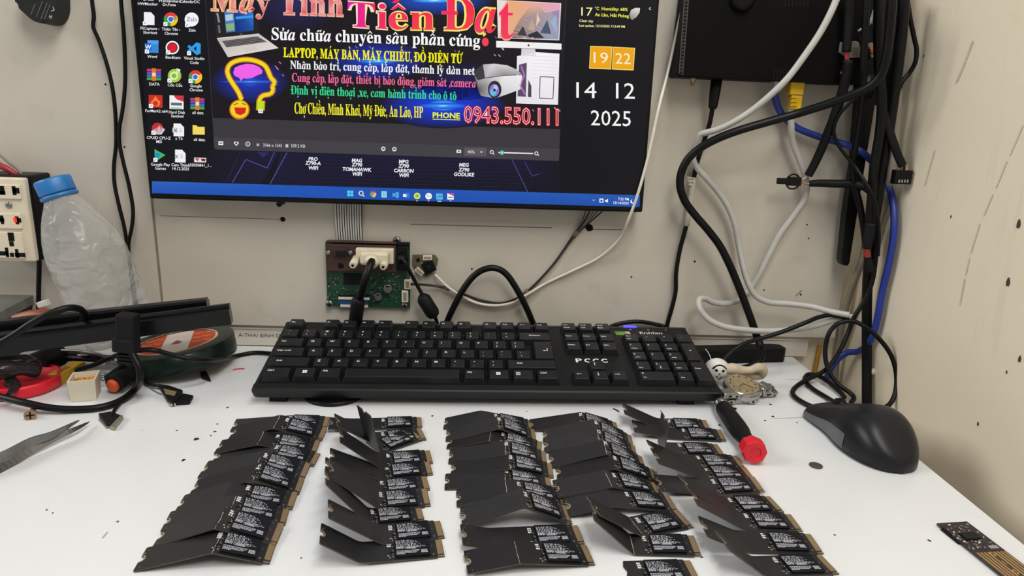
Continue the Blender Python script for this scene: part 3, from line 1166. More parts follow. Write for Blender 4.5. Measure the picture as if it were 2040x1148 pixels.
# ------------------------------------------------------------------ bent solid state drives laid out in five columns
# x, y, z of the near right corner (mm); heading and roll (deg); length of the label half (mm); slopes of both halves (deg)
DRIVES = [
    [(-133.5, -213.6, 0.66, 5.9, 3.0, 31.7, 3.6, -2.8),
     (-132.5, -237.5, 0.89, -0.2, 4.8, 40.5, 16.3, -17.5),
     (-132.4, -257.9, 0.30, 3.6, 1.5, 45.6, 11.2, -12.8),
     (-128.9, -278.7, 0.30, -0.6, -0.0, 31.6, 13.1, -7.7),
     (-131.3, -298.4, 0.44, 0.2, 4.8, 36.4, 16.2, -12.7),
     (-129.5, -319.1, 0.52, 3.6, 3.2, 33.2, 23.0, -15.9),
     (-128.9, -338.6, 0.86, 4.1, 2.3, 45.6, 12.3, -17.4),
     (-128.6, -356.7, 0.30, 7.3, 1.6, 36.2, 19.4, -14.1),
     (-128.0, -379.3, 1.03, 1.6, 4.3, 38.2, 20.7, -19.9),
     (-126.6, -396.6, 0.39, 5.4, 1.8, 33.8, 17.4, -12.8)],
    [(-52.1, -209.2, 0.30, 8.0, 1.2, 60.0, 1.0, 6.5),
     (-46.2, -232.0, 0.30, 19.1, 3.3, 41.8, 2.4, 35.8),
     (-48.9, -232.5, 1.56, 38.6, 3.3, 41.0, -1.8, 76.2),
     (-37.6, -271.7, 0.30, 12.8, 2.6, 41.1, 1.4, 41.1),
     (-36.2, -289.1, 0.30, 12.6, 0.7, 39.7, 0.6, 27.7),
     (-36.6, -310.9, 0.30, 13.0, -0.5, 37.1, 0.6, 32.6),
     (-34.4, -331.7, 0.30, 13.3, 5.1, 34.6, 3.1, 43.1),
     (-37.0, -349.9, 0.30, 14.5, -0.7, 35.5, 2.8, 51.1),
     (-22.3, -368.8, 0.30, 13.2, -1.0, 40.2, 2.7, 35.6),
     (-21.2, -387.8, 0.30, 10.7, -1.3, 51.6, 2.3, 35.3)],
    [(44.7, -212.1, 0.30, -1.0, 0.5, 47.2, 10.1, -14.5),
     (46.0, -232.9, 0.48, 0.6, 2.6, 33.5, 21.6, -15.5),
     (48.8, -253.7, 0.69, -5.3, 0.4, 43.6, 11.8, -14.8),
     (52.1, -272.1, 0.30, -0.5, 3.0, 34.4, 15.6, -11.6),
     (55.6, -291.6, 0.30, -0.1, 2.7, 34.5, 13.0, -9.6),
     (52.9, -307.1, 0.30, 1.8, 1.0, 35.0, 9.2, -7.1),
     (61.4, -327.7, 0.30, 3.7, -1.4, 43.7, 13.1, -14.9),
     (62.8, -352.0, 0.30, 6.2, 3.0, 37.1, 24.9, -18.3),
     (68.6, -373.6, 0.30, 7.2, 0.9, 60.7, 1.5, 12.8),
     (72.1, -395.1, 0.30, 8.5, 0.5, 48.1, 7.6, -7.3)],
    [(119.6, -215.7, 0.84, -2.5, 2.3, 32.8, 15.5, -11.4),
     (127.2, -240.8, 0.30, -5.2, 3.3, 34.9, 22.4, -16.2),
     (126.5, -258.7, 0.30, -5.7, 2.0, 34.1, 23.4, -16.4),
     (129.6, -278.1, 0.30, -1.7, 3.5, 34.8, 23.6, -17.5),
     (134.5, -298.2, 0.30, -2.3, 2.1, 36.0, 19.7, -15.4),
     (133.4, -314.8, 0.30, 5.9, 3.2, 39.9, 14.2, -10.1),
     (140.1, -335.5, 0.30, 6.0, 2.2, 48.0, 8.8, -10.4),
     (145.6, -354.1, 0.30, 16.7, 3.7, 38.4, 0.1, 33.9),
     (141.3, -385.8, 1.27, -2.0, 1.3, 42.9, -1.3, 42.4),
     (136.4, -409.3, 0.30, 18.8, 9.3, 47.8, 9.5, 30.2)],
    [(202.9, -208.7, 1.62, -5.0, 2.0, 44.5, -1.8, 23.0),
     (211.1, -226.9, 0.98, -4.0, 2.0, 46.3, -0.7, 9.6),
     (201.4, -252.4, 0.30, 0.7, 0.4, 51.1, 1.1, 91.3),
     (211.2, -273.0, 0.35, 1.9, 1.1, 47.9, 0.9, 25.4),
     (212.3, -290.8, 0.30, 1.3, -0.4, 40.1, 0.9, 20.5),
     (211.9, -310.8, 2.02, 2.6, 3.3, 39.4, -2.5, 6.1),
     (216.6, -334.4, 0.30, 7.5, 1.0, 38.6, 2.8, 30.3),
     (219.8, -357.6, 0.30, 0.3, 0.5, 40.5, 2.0, 28.5),
     (222.5, -382.0, 0.30, -0.5, 2.3, 51.5, 1.5, 22.9),
     (222.7, -402.1, 0.48, 4.5, -3.1, 48.0, 0.9, 37.5)],
]
HALF = (3, 9)      # this one is snapped: only the label half lies here
# how sharply each board is folded, and whether the fold shows a pale crack
SHARP = {(3, 7): 1, (3, 8): 1, (4, 2): 1, (1, 2): 1}
PALE = mat('pale_fibre_crack', 'b5ab98', 0.8, var=0.1)
M_LABEL = mat('black_label_paper', '121318', 0.45, var=0.05)
M_LABELINK = mat('label_white_print', 'c4c6d0', 0.6, var=0.03)
M_CHIP = mat('memory_chip_black', '131316', 0.5, var=0.1)
M_SOLDER = mat('solder_tin', 'a8a294', 0.4, metal=0.6, var=0.1)
M_FINGER = mat('gold_finger', '937b5a', 0.45, metal=0.2, var=0.08)
M_FINGERGAP = mat('contact_resin', '4c4030', 0.5, var=0.08)


def make_label():
    """printed label seen from above: s runs from the contacts to the fold, v from near to far, h up"""
    rnd = random.Random(11)
    m = MB()
    m.prism([(8.6, 1.6), (30.2, 1.6), (30.2, 20.6), (8.6, 20.6)], lambda u, v, h: (u/1000, v/1000, h/1000), 2.30, 2.36, 0)

    def bar(s1, s0, v0, v1):
        v0, v1 = 11+(v0-11)*0.87, 11+(v1-11)*0.87
        m.face([(s/1000, v/1000, 2.375/1000) for s, v in ((s0, v0), (s1, v0), (s1, v1), (s0, v1))], 1)
    # unreadably small print: ragged strokes along each line, long lines on the left, shorter to the right
    ends = [19.5, 17.0, 15.5, 18.0, 14.0, 16.0, 13.0, 10.5, 14.5]
    v = 19.6
    for i, e in enumerate(ends):
        hgt = 0.95 if i in (0, 3, 5) else 0.7
        s = 29.4
        while s > e:
            w = rnd.uniform(0.5, 2.0)
            s1 = max(e, s-w)
            for k in range(max(1, int((s-s1)/0.45))):
                a = s-k*0.45
                if rnd.random() < 0.72:
                    bar(a-0.30, a, v-hgt, v)
                else:
                    bar(a-0.33, a, v-hgt*0.45, v-hgt*0.1)
            s = s1-rnd.uniform(0.2, 0.5)
        v -= hgt+0.38
    # outlined block, then two fine lines at the near edge
    for k in range(7):
        for j in range(4):
            if rnd.random() < 0.7:
                bar(29.3-k*0.62-0.5, 29.3-k*0.62, 9.2+j*0.75, 9.75+j*0.75)
    for k in range(9):
        for j in range(3):
            if rnd.random() < 0.75:
                bar(23.6-k*0.75-0.55, 23.6-k*0.75, 8.6+j*0.9, 9.2+j*0.9)
    for vv, e in ((6.6, 15.0), (5.2, 15.8), (4.0, 17.4), (2.9, 24.5)):
        s = 29.4
        while s > e:
            w = rnd.uniform(0.4, 1.6)
            bar(max(e, s-w), s, vv-0.28, vv+0.3)
            s -= w+0.28
    for j in range(4):
        s = 14.2
        while s > 10.4:
            w = rnd.uniform(0.4, 1.1)
            bar(max(10.2, s-w), s, 3.3+j*1.0, 3.9+j*1.0)
            s -= w+0.2
    o = m.build('label_master', [M_LABEL, M_LABELINK])
    me = o.data
    bpy.data.objects.remove(o)
    me.name = 'printed_label'
    return me


def make_fingers():
    m = MB()
    for v0, v1 in ((1.08, 2.2), (3.6, 20.92)):
        m.prism([(0.25, v0), (4.1, v0), (4.1, v1), (0.25, v1)], lambda u, v, h: (u/1000, v/1000, h/1000), 0.80, 0.83, 1)
        n = max(1, int((v1-v0)/1.0))
        for k in range(n):
            a = v0+0.12+(v1-v0)*k/n
            m.face([(s/1000, q/1000, 0.845/1000) for s, q in ((0.3, a), (4.0, a), (4.0, a+(v1-v0)/n*0.78), (0.3, a+(v1-v0)/n*0.78))], 0)
    o = m.build('contact_master', [M_FINGER, M_FINGERGAP])
    me = o.data
    bpy.data.objects.remove(o)
    me.name = 'gold_contacts'
    return me


def make_parts():
    """chips under the label and the small soldered pieces beside it"""
    rnd = random.Random(5)
    m = MB()
    for s0, s1, v0, v1 in ((9.2, 19.0, 2.4, 19.8), (19.6, 29.6, 1.9, 20.0)):
        m.box((s0/1000, v0/1000, 0.8/1000), (s1/1000, v1/1000, 2.29/1000), 0)
    o = m.build('chip_master', [M_CHIP])
    me1 = o.data
    bpy.data.objects.remove(o)
    me1.name = 'memory_chip'
    return me1


LABEL_ME, FINGER_ME, CHIP_ME = make_label(), make_fingers(), make_parts()
COLN = ('leftmost', 'second', 'middle', 'fourth', 'rightmost')
COLPOS = ('leftmost column', 'second column', 'middle column', 'fourth column', 'rightmost column')
ORD = ('back', 'second', 'third', 'fourth', 'fifth', 'sixth', 'seventh', 'eighth', 'ninth', 'front')


def make_drive(ci, ri, q):
    x, y, z, th, ro, l1, a1, a2 = q
    th, ro, a1, a2 = R(th), R(ro), R(a1), R(a2)
    half = (ci, ri) == HALF
    e = Vector((-math.cos(th), -math.sin(th), 0))
    n = Vector((-math.sin(th), math.cos(th), 0))*math.cos(ro)+Vector((0, 0, math.sin(ro)))
    up = n.cross(e)
    if up.z < 0:
        up.negate()
    o = Vector((x, y, z))/1000
    L = 44.0 if half else 80.0
    sharp = half or SHARP.get((ci, ri)) or abs(a2-a1) > R(60)
    bw = 2.2 if sharp else (5.0 if a2 < a1 else 9.0)
    ns = 160
    # profile by integrating the slope along the strip
    prof = []
    px_, ph_ = 0.0, 0.0
    N = 400
    for k in range(N+1):
        s = L*k/N
        t = 0.0 if half else min(1, max(0, (s-l1+bw/2)/bw))
        t = t*t*(3-2*t)
        a = a1+(a2-a1)*t
        prof.append((px_, ph_, a))
        px_ += math.cos(a)*L/N
        ph_ += math.sin(a)*L/N

    def fn(s, v, h):
        f = min(max(s/L*N, 0), N)
        i = min(int(f), N-1)
        t = f-i
        A, B = prof[i], prof[i+1]
        a = A[2]+(B[2]-A[2])*t
        X = A[0]+(B[0]-A[0])*t - math.sin(a)*h
        H = A[1]+(B[1]-A[1])*t + math.cos(a)*h
        return o + (e*X + up*H + n*v)/1000
    shape = 'snapped, with a torn end' if half else ('one half folded upright' if a2 > R(60) else 'bare end raised in the air' if a2 > R(15) else 'nearly flat' if a2 > 0 else 'bent into a steep tent' if a1-a2 > R(33) else 'bent into a shallow tent')
    if (ci, ri) == (1, 2):
        label = 'black drive turned askew across the back of the second column, half standing upright'
    else:
        label = '%s black drive of the %s, %s' % (ORD[ri] + ('most' if ri in (0, 9) else ' from back'), COLPOS[ci], shape)
    t = thing('solid_state_drive', label, 'circuit board', o, 'bent drives laid in five columns')
    b = MB()
    polys = []
    # contact end, stepped, with its key slot
    polys.append([(0, 1.08), (0, 2.3), (3.4, 2.3), (3.4, 3.5), (0, 3.5), (0, 20.92), (4.3, 20.92), (4.3, 22), (5, 22), (5, 0), (4.3, 0), (4.3, 1.08)])
    ss = [5.0]
    step = 5.0
    while ss[-1] < L-4.2:
        s = ss[-1]
        ss.append(min(s+(0.8 if not half and abs(s-l1) < bw*0.8 else 2.5), L-4.0))
    for s0, s1 in zip(ss, ss[1:]):
        polys.append([(s0, 0), (s0, 22), (s1, 22), (s1, 0)])
    if half:
        polys.append([(L-4, 0), (L-4, 22), (L-1.5, 22), (L-0.4, 17), (L-1.8, 12), (L-0.2, 7), (L-1.2, 0)])
    else:
        ring = [(L-2.6*math.cos(k*math.pi/8-math.pi/2) if False else L-2.5*math.sin(k*math.pi/8), 11+2.5*math.cos(k*math.pi/8)) for k in range(9)]
        polys.append([(L-4, 0), (L-4, 22), (L-0.6, 22), (L, 21.4)]+ring+[(L, 0.6), (L-0.6, 0)])
    b.slab(polys, fn, 0.0, 0.8, 0, 6)
    rnd = random.Random(ci*31+ri)

    def patch(s0, s1, v0, v1, h, m):
        b.face([fn(s, v, h) for s, v in ((s0, v0), (s1, v0), (s1, v1), (s0, v1))], m)

    def nub(s0, s1, v0, v1, h, m):
        b.prism([(s0, v0), (s1, v0), (s1, v1), (s0, v1)], fn, 0.8, 0.8+h, m)
    # small soldered pieces, white marks beside the label
    for s0, v0, w, d in ((31.2, 13.6, 0.9, 0.5), (31.2, 6.2, 0.9, 0.5), (31.0, 3.6, 1.2, 0.7), (31.0, 9.2, 0.7, 1.0), (6.2, 3.0, 0.9, 0.9), (6.6, 19.0, 0.6, 0.4), (6.6, 12.0, 0.6, 0.4), (31.6, 11.3, 0.6, 1.1), (33.6, 4.2, 0.9, 0.6), (32.0, 16.6, 0.6, 0.4)):
        nub(s0, s0+w, v0, v0+d, 0.45, 2)
    nub(31.0, 33.4, 7.4, 8.6, 0.5, 4)
    nub(31.0, 32.6, 11.6, 12.9, 0.5, 4)
    for k in range(3):
        for j in range(3):
            if rnd.random() < 0.9:
                patch(32.6+j*0.85, 33.2+j*0.85, 14.4+k*2.0, 15.9+k*2.0, 0.83, 1)
        patch(32.5, 35.0, 14.2+k*2.0+0.6, 14.2+k*2.0+0.9, 0.832, 1)
    patch(33.2, 33.8, 2.6, 3.2, 0.83, 1)
    patch(34.4, 35.0, 5.0, 5.6, 0.83, 1)
    if not half:
        # plated ring round the fixing notch, two test pads
        for k in range(8):
            a, c = k*math.pi/8, (k+1)*math.pi/8
            b.face([fn(L-r_*math.sin(q_), 11+r_*math.cos(q_), 0.83) for r_, q_ in ((2.55, a), (3.5, a), (3.5, c), (2.55, c))], 3)
        patch(76.5, 77.1, 2.2, 2.8, 0.83, 2)
        patch(77.3, 77.8, 18.2, 18.8, 0.83, 2)
        patch(78.2, 79.2, 15.6, 16.4, 0.83, 3)
        # pale crack where the laminate gave way
        v = 0.0
        wmax = 0.85 if sharp else (0.34 if a2 < a1 else 0.0)
        if wmax and (sharp or rnd.random() < 0.75):
            off = 0.0
            while v < 22:
                dv = rnd.uniform(1.2, 3.2)
                w = wmax*rnd.uniform(0.35, 1.0) if sharp or rnd.random() < 0.8 else 0
                off2 = off+rnd.uniform(-0.25, 0.25)
                if w:
                    v2 = min(22, v+dv)
                    b.face([fn(l1+off-w/2, v, 0.84), fn(l1+off+w/2, v, 0.84), fn(l1+off2+w/2, v2, 0.84), fn(l1+off2-w/2, v2, 0.84)], 5)
                off = off2
                v += dv
    board = b.build('circuit_board', [M_PCBBLACK, M_WHITEINK, M_SOLDER, M_GOLD, M_CHIP, PALE, M_PCBEDGE], t)
    e1 = e*math.cos(a1)+up*math.sin(a1)
    u1 = up*math.cos(a1)-e*math.sin(a1)
    mt = frame(Vector((0, 0, 0)), e1, n, u1)
    chips = None
    for nm, me in (('memory_chip', CHIP_ME), ('edge_connector', FINGER_ME), ('printed_label', LABEL_ME)):
        k = bpy.data.objects.new(nm, me)
        C.objects.link(k)
        k.parent = chips if nm == 'printed_label' else board
        if nm != 'printed_label':
            k.matrix_local = Matrix.Translation(o) @ mt
        if nm == 'memory_chip':
            chips = k
    return t


for ci, col in enumerate(DRIVES):
    for ri, q in enumerate(col):
        if (ci, ri) == HALF:
            p0, p1 = onz(1397, 1163, 0.0003), onz(1375, 1123.7, 0.0003)
            d = p1-p0
            q = (p0.x*1000, p0.y*1000, 0.3, 3.0, 0.0, 40.0, 0.0, 0.0)
        make_drive(ci, ri, q)

# ------------------------------------------------------------------ keyboard
KW, KD, KU, KX = 440.0, 129.0, 18.65, 5.5
kp0 = Vector((-0.2115, -0.1708, 0.0182))
kang = R(1.36)
kpitch = math.atan2(0.0245, 0.1275)
KUV = Vector((math.cos(kang), math.sin(kang), 0))
KVH = Vector((-math.sin(kang), math.cos(kang), 0))
KV = KVH*math.cos(kpitch)+Vector((0, 0, math.sin(kpitch)))
KN = KUV.cross(KV)


def kf(u, v, h):
    return kp0+(KUV*u+KV*v+KN*h)/1000


t = thing('keyboard', 'black full size wired keyboard on the desk below the monitor', 'keyboard', kf(220, 60, -14))
b = MB()
# shell: side profile pulled along the width, then the raised rim round the keys
prof = [(0.5, -1.4), (2.0, -0.2), (8.5, 1.0), (9.5, 0.0), (127, 0.0), (128, 1.0), (129, -1), (128.5, -15.5), (60, -15.5), (10, -13.6), (5.5, -12.8)]
nst = 24
rings = []
for k, u in enumerate((0, 1.5, 4.5, 5.0, 435.0, 435.5, 438.5, 440)):
    ins = (1.6, 0.3, 0, 0, 0, 0, 0.3, 1.6)[k]
    edge = k in (1, 2, 5, 6)
    rg = []
    for (v, h) in prof:
        hh = h-ins if h > -5 else h+ins
        if edge and 9 < v < 128 and h > -0.5:
            hh = 1.0-ins
        if k in (0, 7) and 9 < v < 128 and h > -0.5:
            hh = -ins
        rg.append(b.bm.verts.new(kf(u, min(max(v, 0.5+ins*0.5), 129-ins*0.5), hh)))
    rings.append(rg)
np_ = len(prof)
for i in range(len(rings)-1):
    for k in range(np_):
        b.bm.faces.new((rings[i][k], rings[i][(k+1) % np_], rings[i+1][(k+1) % np_], rings[i+1][k]))
b.bm.faces.new(rings[0])
b.bm.faces.new(list(reversed(rings[-1])))
case = b.build('case', [M_KEYB], t)
for u in (28, 405):
    b = MB()
    for q in (0,):
        P = [kf(u, 112, -15.2), kf(u+14, 112, -15.2), kf(u+14, 117, -15.2), kf(u, 117, -15.2)]
        Q = [Vector((p.x, p.y+0.004, 0.0004)) for p in P]
        b.face(P)
        b.face(Q)
        for i in range(4):
            b.face([P[i], P[(i+1) % 4], Q[(i+1) % 4], Q[i]])
    b.build('folding_foot', [M_BLACK], t)
for u in (20, 410):
    b = MB()
    c = kf(u, 14, -13.8)
    b.box((c.x-0.008, c.y-0.003, 0.0003), (c.x+0.008, c.y+0.003, c.z+0.002), 0)
    b.build('front_foot', [M_RUBBER], t)


def key(u0, u1, row, legends=(), name='key', rows=1, hgt=7.2):
    V0 = (10.2, 28.85, 47.5, 66.15, 84.8, 107.5)[row]
    V1 = V0+17.9+(rows-1)*18.65
    a, c = KX+u0*KU+0.45, KX+u1*KU-0.45
    m = MB()
    lo = [(a, V0), (c, V0), (c, V1), (a, V1)]
    hi = [(a+2.3, V0+1.6), (c-2.3, V0+1.6), (c-2.3, V1-3.6), (a+2.3, V1-3.6)]
    B = [m.bm.verts.new(kf(p[0], p[1], 0.1)) for p in lo]
    T = [m.bm.verts.new(kf(p[0], p[1], hgt+(0.7 if k > 1 else 0.0))) for k, p in enumerate(hi)]
    fs = [m.bm.faces.new(list(reversed(B))), m.bm.faces.new(T)]
    for k in range(4):
        fs.append(m.bm.faces.new((B[k], B[(k+1) % 4], T[(k+1) % 4], T[k])))
    es = [ed for ed in fs[1].edges]
    for k in range(4):
        es.append(m.bm.edges.get((B[k], T[k])))
    bmesh.ops.bevel(m.bm, geom=es, offset=0.0006, segments=2, affect='EDGES', profile=0.5, material=-1)
    ku, kv = hi[0][0], hi[0][1]
    kw, kd = hi[1][0]-hi[0][0], hi[2][1]-hi[0][1]
    for (s, fx, fy, cap) in legends:
        def fn(u, v, fx=fx, fy=fy):
            vv = kv+fy*kd+v
            return kf(ku+fx*kw+u, vv, hgt+0.08+0.7*min(1, max(0, (vv-kv)/kd)))
        if s == 'WIN':
            for i in range(2):
                for j in range(2):
                    m.face([fn(i*2.2+p, j*2.2+q) for p, q in ((0, 0), (1.9, 0), (1.9, 1.9), (0, 1.9))], 1)
            continue
        if s == 'MENU':
            for i, j, w, d in ((0, 0, 4, .5), (0, 4, 4, .5), (0, 0, .5, 4.5), (3.5, 0, .5, 4.5), (1, 1.2, 2, .4), (1, 2.2, 2, .4), (1, 3.1, 2, .4)):
                m.face([fn(i+p*w, j+r_*d) for p, r_ in ((0, 0), (1, 0), (1, 1), (0, 1))], 1)
            continue
        if s == 'ENTER':
            for pl in ([(0, 0), (5, 0), (5, 0.7), (0, 0.7)], [(4.3, 0), (5, 0), (5, 5), (4.3, 5)], [(0, 0.35), (1.6, -0.6), (1.6, 1.3)]):
                m.face([fn(*p) for p in pl], 1)
            continue
        if s in ('LEFT', 'RIGHT', 'UPA', 'DOWN'):
            d = {'LEFT': (-1, 0), 'RIGHT': (1, 0), 'UPA': (0, 1), 'DOWN': (0, -1)}[s]
            nx, ny = -d[1], d[0]
            for pl in ([(-2.5, -.3), (2.5, -.3), (2.5, .3), (-2.5, .3)], [(2.6, 0), (1.0, 0.9), (1.0, -0.9)]):
                m.face([fn(p*d[0]+q*nx, p*d[1]+q*ny) for p, q in pl], 1)
            continue
        put_text(m, s, fn, height=cap, m=1, off=0.015)
    m.build(name, [M_KEY, M_WHITEINK], t)


sm = 1.7
# number row upward, left to right
for i, (a, c) in enumerate(zip('~!@#$%^&*()_+', '`1234567890-=')):
    key(i, i+1, 4, ((a, 0.3, 0.68, 2.2), (c, 0.3, 0.22, 2.2)))
key(13, 15, 4, (('Backspace', 0.32, 0.5, 2.0),), 'backspace_key')
key(0, 1.5, 3, (('Tab', 0.06, 0.5, 2.2),), 'tab_key')
for i, ch in enumerate('QWERTYUIOP'):
    key(1.5+i, 2.5+i, 3, ((ch, 0.2, 0.5, 3.0),))
key(11.5, 12.5, 3, (('{', 0.25, 0.62, 2.4), ('[', 0.25, 0.15, 2.4)))
key(12.5, 13.5, 3, (('}', 0.25, 0.62, 2.4), (']', 0.25, 0.15, 2.4)))
key(13.75, 15, 2, (('ENTER', 0.45, 0.42, 3),), 'enter_key', rows=2)
key(0, 1.75, 2, (('Caps Lock', 0.06, 0.55, 2.2),), 'caps_lock_key')
for i, ch in enumerate('ASDFGHJKL'):
    key(1.75+i, 2.75+i, 2, ((ch, 0.2, 0.5, 3.0),))
key(10.75, 11.75, 2, ((':', 0.25, 0.62, 2.4), (';', 0.25, 0.15, 2.4)))
key(11.75, 12.75, 2, (('"', 0.25, 0.62, 2.4), ("'", 0.25, 0.15, 2.4)))
key(12.75, 13.75, 2, (('|', 0.25, 0.62, 2.0), ('\\', 0.3, 0.15, 2.4)))
key(0, 2.25, 1, (('Shift', 0.16, 0.5, 2.2),), 'shift_key')
for i, ch in enumerate('ZXCVBNM'):
    key(2.25+i, 3.25+i, 1, ((ch, 0.2, 0.5, 3.0),))
for i, (a, c) in enumerate((('<', ','), ('>', '.'), ('?', '/'))):
    key(9.25+i, 10.25+i, 1, ((a, 0.25, 0.62, 2.0), (c, 0.25, 0.18, 2.4)))
key(12.25, 15, 1, (('Shift', 0.18, 0.5, 2.2),), 'shift_key')
key(0, 1.5, 0, (('Ctrl', 0.10, 0.58, 2.6),), 'control_key')
key(1.5, 2.75, 0, (('WIN', 0.38, 0.38, 3),), 'logo_key')
key(2.75, 4, 0, (('Alt', 0.10, 0.58, 2.6),), 'alt_key')
key(4, 10, 0, (), 'space_bar')
key(10, 11.25, 0, (('Alt', 0.10, 0.58, 2.6),), 'alt_key')
key(11.25, 12.5, 0, (('WIN', 0.34, 0.38, 3),), 'logo_key')
key(12.5, 13.75, 0, (('MENU', 0.10, 0.38, 3),), 'menu_key')
key(13.75, 15, 0, (('Ctrl', 0.10, 0.58, 2.6),), 'control_key')
key(0, 1, 5, (('Esc', 0.15, 0.45, 2.2),), 'escape_key')
for i in range(12):
    a = 2+i+(0.5 if i > 3 else 0)+(0.5 if i > 7 else 0)
    key(a, a+1, 5, (('F%d' % (i+1), 0.15, 0.5, 2.2),), 'function_key')
NV, NP = 15.6, 19.05
for i, (a, c) in enumerate((('Print', 'Screen'), ('Scroll', 'Lock'), ('Pause', 'Break'))):
    key(NV+i, NV+i+1, 5, ((a, 0.05, 0.62, 1.7), (c, 0.05, 0.22, 1.7)))
for i, s in enumerate(('Insert', 'Home', 'PgUp')):
    key(NV+i, NV+i+1, 4, ((s, 0.05, 0.5, 1.9),))
for i, s in enumerate(('Delete', 'End', 'PgDn')):
    key(NV+i, NV+i+1, 3, ((s, 0.05, 0.5, 1.9),))
key(NV+1, NV+2, 1, (('UPA', 0.3, 0.6, 2),), 'arrow_key')
for i, s in enumerate(('LEFT', 'DOWN', 'RIGHT')):
    key(NV+i, NV+i+1, 0, ((s, 0.35, 0.6, 2),), 'arrow_key')
key(NP, NP+1, 4, (('Num', 0.05, 0.62, 1.7), ('Lock', 0.05, 0.22, 1.7)))
for i, s in enumerate('/*-'):
    key(NP+1+i, NP+2+i, 4, ((s, 0.3, 0.5, 2.4),))
for r_, rows in ((3, (('7', 'Home'), ('8', ''), ('9', 'PgUp'))), (2, (('4', ''), ('5', ''), ('6', ''))), (1, (('1', 'End'), ('2', ''), ('3', 'PgDn')))):
    for i, (a, c) in enumerate(rows):
        lg = [(a, 0.1, 0.6, 2.2)]
        if c:
            lg.append((c, 0.15, 0.12, 1.6))
        elif a in '246':
            lg.append(({'8': 'UPA', '4': 'LEFT', '6': 'RIGHT', '2': 'DOWN'}[a], 0.35, 0.25, 1))
        key(NP+i, NP+i+1, r_, lg)
key(NP+3, NP+4, 2, (('+', 0.4, 0.5, 3.0),), 'plus_key', rows=2)
key(NP+3, NP+4, 0, (('Enter', 0.1, 0.6, 2.0),), 'enter_key', rows=2)
key(NP, NP+2, 0, (('0', 0.06, 0.68, 2.4), ('Ins', 0.08, 0.2, 1.8)))
key(NP+2, NP+3, 0, (('.', 0.1, 0.68, 2.4), ('Del', 0.12, 0.2, 1.8)))
# marks printed on the case
b = MB()
for k_, ch_ in enumerate('PCCC'):
    put_text(b, ch_, lambda u, v: kf(306+k_*8.7+u, 53.0+v, 0.12), width=6.4, height=7.0, m=0, off=0.03)
b.build('printed_logo', [M_WHITEINK], case, normals=False)
b = MB()
put_text(b, 'Enhlan', lambda u, v: kf(KX+NP*KU+24+u, 113.5+v, 0.12), width=25, height=5.0, m=0, off=0.0)
for k in range(3):
    put_text(b, 'NCS'[k]+'L', lambda u, v: kf(KX+NP*KU+14+k*20+u, 122.5+v, 0.12), height=1.6, m=0)
b.build('printed_name', [M_WHITEINK], case, normals=False)
b = MB()
b.prism([(KX+NP*KU-3, 110), (KX+NP*KU+14, 110), (KX+NP*KU+12.5, 118), (KX+NP*KU-4, 118)], kf, 0.1, 0.3, 0)
b.prism([(KX+NP*KU+8, 115.5), (KX+NP*KU+13.2, 112.6), (KX+NP*KU+12.5, 118), (KX+NP*KU+8, 118)], kf, 0.3, 0.33, 1)
b.build('green_sticker', [mat('green_sticker', '5f8a35', 0.5, var=0.1), mat('sticker_pink', 'd8a890', 0.5, var=0.05)], case)
b = MB()
b.prism([(KX+NP*KU+8, 127.2), (KX+NP*KU+23, 127.2), (KX+NP*KU+22, 130), (KX+NP*KU+9, 130)], kf, -1.0, 1.3, 0)
b.build('indicator_light', [mat('violet_light', '4a48ff', 0.4, var=0.0, emit=1.6)], t)

b = MB()
c = onz(662, 797, 0.0)
b.lathe([(0.027, 0.0003), (0.029, 0.001), (0.029, 0.003), (0.027, 0.0042)], (c.x, c.y+0.012, 0), (0, 0, 1), 0, seg=32)
tag(b.build('rubber_disc', [M_RUBBER], loc=(c.x, c.y+0.012, 0)), 'flat black round disc peeking out from under the front of the keyboard', 'disc')

# ------------------------------------------------------------------ driver board under the monitor
def wp(px, py, y):
    return ony(px, py, y)


def cable_pts(rows):
    """(pixel x, pixel y, depth): the point where that cable hangs"""
    out = []
    for a, b_, y in rows:
        p = ony(a, b_, y)
        if p.x > WALL_X-0.008:
            p = onx(a, b_, WALL_X-0.008)
        out.append(p)
    return out


def wall_rect(mb_, px0, py0, px1, py1, y0, y1, m=0, bev=0.0):
    a, c = ony(px0, py0, y1), ony(px1, py1, y1)
    return mb_.box((min(a.x, c.x), min(y0, y1), min(a.z, c.z)), (max(a.x, c.x), max(y0, y1), max(a.z, c.z)), m, bev=bev)


W0 = PANEL_Y            # panel face
t = thing('driver_board', 'green circuit board with brown connector plate screwed to the wall under the monitor', 'circuit board', wp(732, 615, W0))
b = MB()
wall_rect(b, 648, 482, 817, 614, W0-0.003, W0-0.0046, 0)
rnd = random.Random(2)
for k in range(230):
    px, py = rnd.uniform(652, 806), rnd.uniform(545, 606)
    if 683 < px < 722 and py < 572:
        continue
    w, h = rnd.choice(((1.6, 1.1), (1.1, 1.8), (2.4, 1.4), (1, 1), (3.2, 2.0)))
    wall_rect(b, px, py, px+w, py+h, W0-0.0046, W0-0.0046-rnd.uniform(.0003, .0009), rnd.choice((1, 1, 2, 3, 2)))
for k in range(26):
    px, py = rnd.uniform(652, 800), rnd.uniform(546, 606)
    if rnd.random() < 0.5:
        wall_rect(b, px, py, px+rnd.uniform(5, 20), py+0.5, W0-0.0046, W0-0.0048, 4)
    else:
        wall_rect(b, px, py, px+0.5, py+rnd.uniform(4, 14), W0-0.0046, W0-0.0048, 4)
pcb = b.build('circuit_board', [M_PCBGREEN, M_SOLDER, M_CHIP, mat('tan_component', '9a8a6a', 0.5, var=0.1), mat('pale_trace', '3f7a58', 0.5, var=0.05)], t)
b = MB()
wall_rect(b, 684, 545, 720, 567, W0-0.0046, W0-0.0062, 0, bev=0.0003)
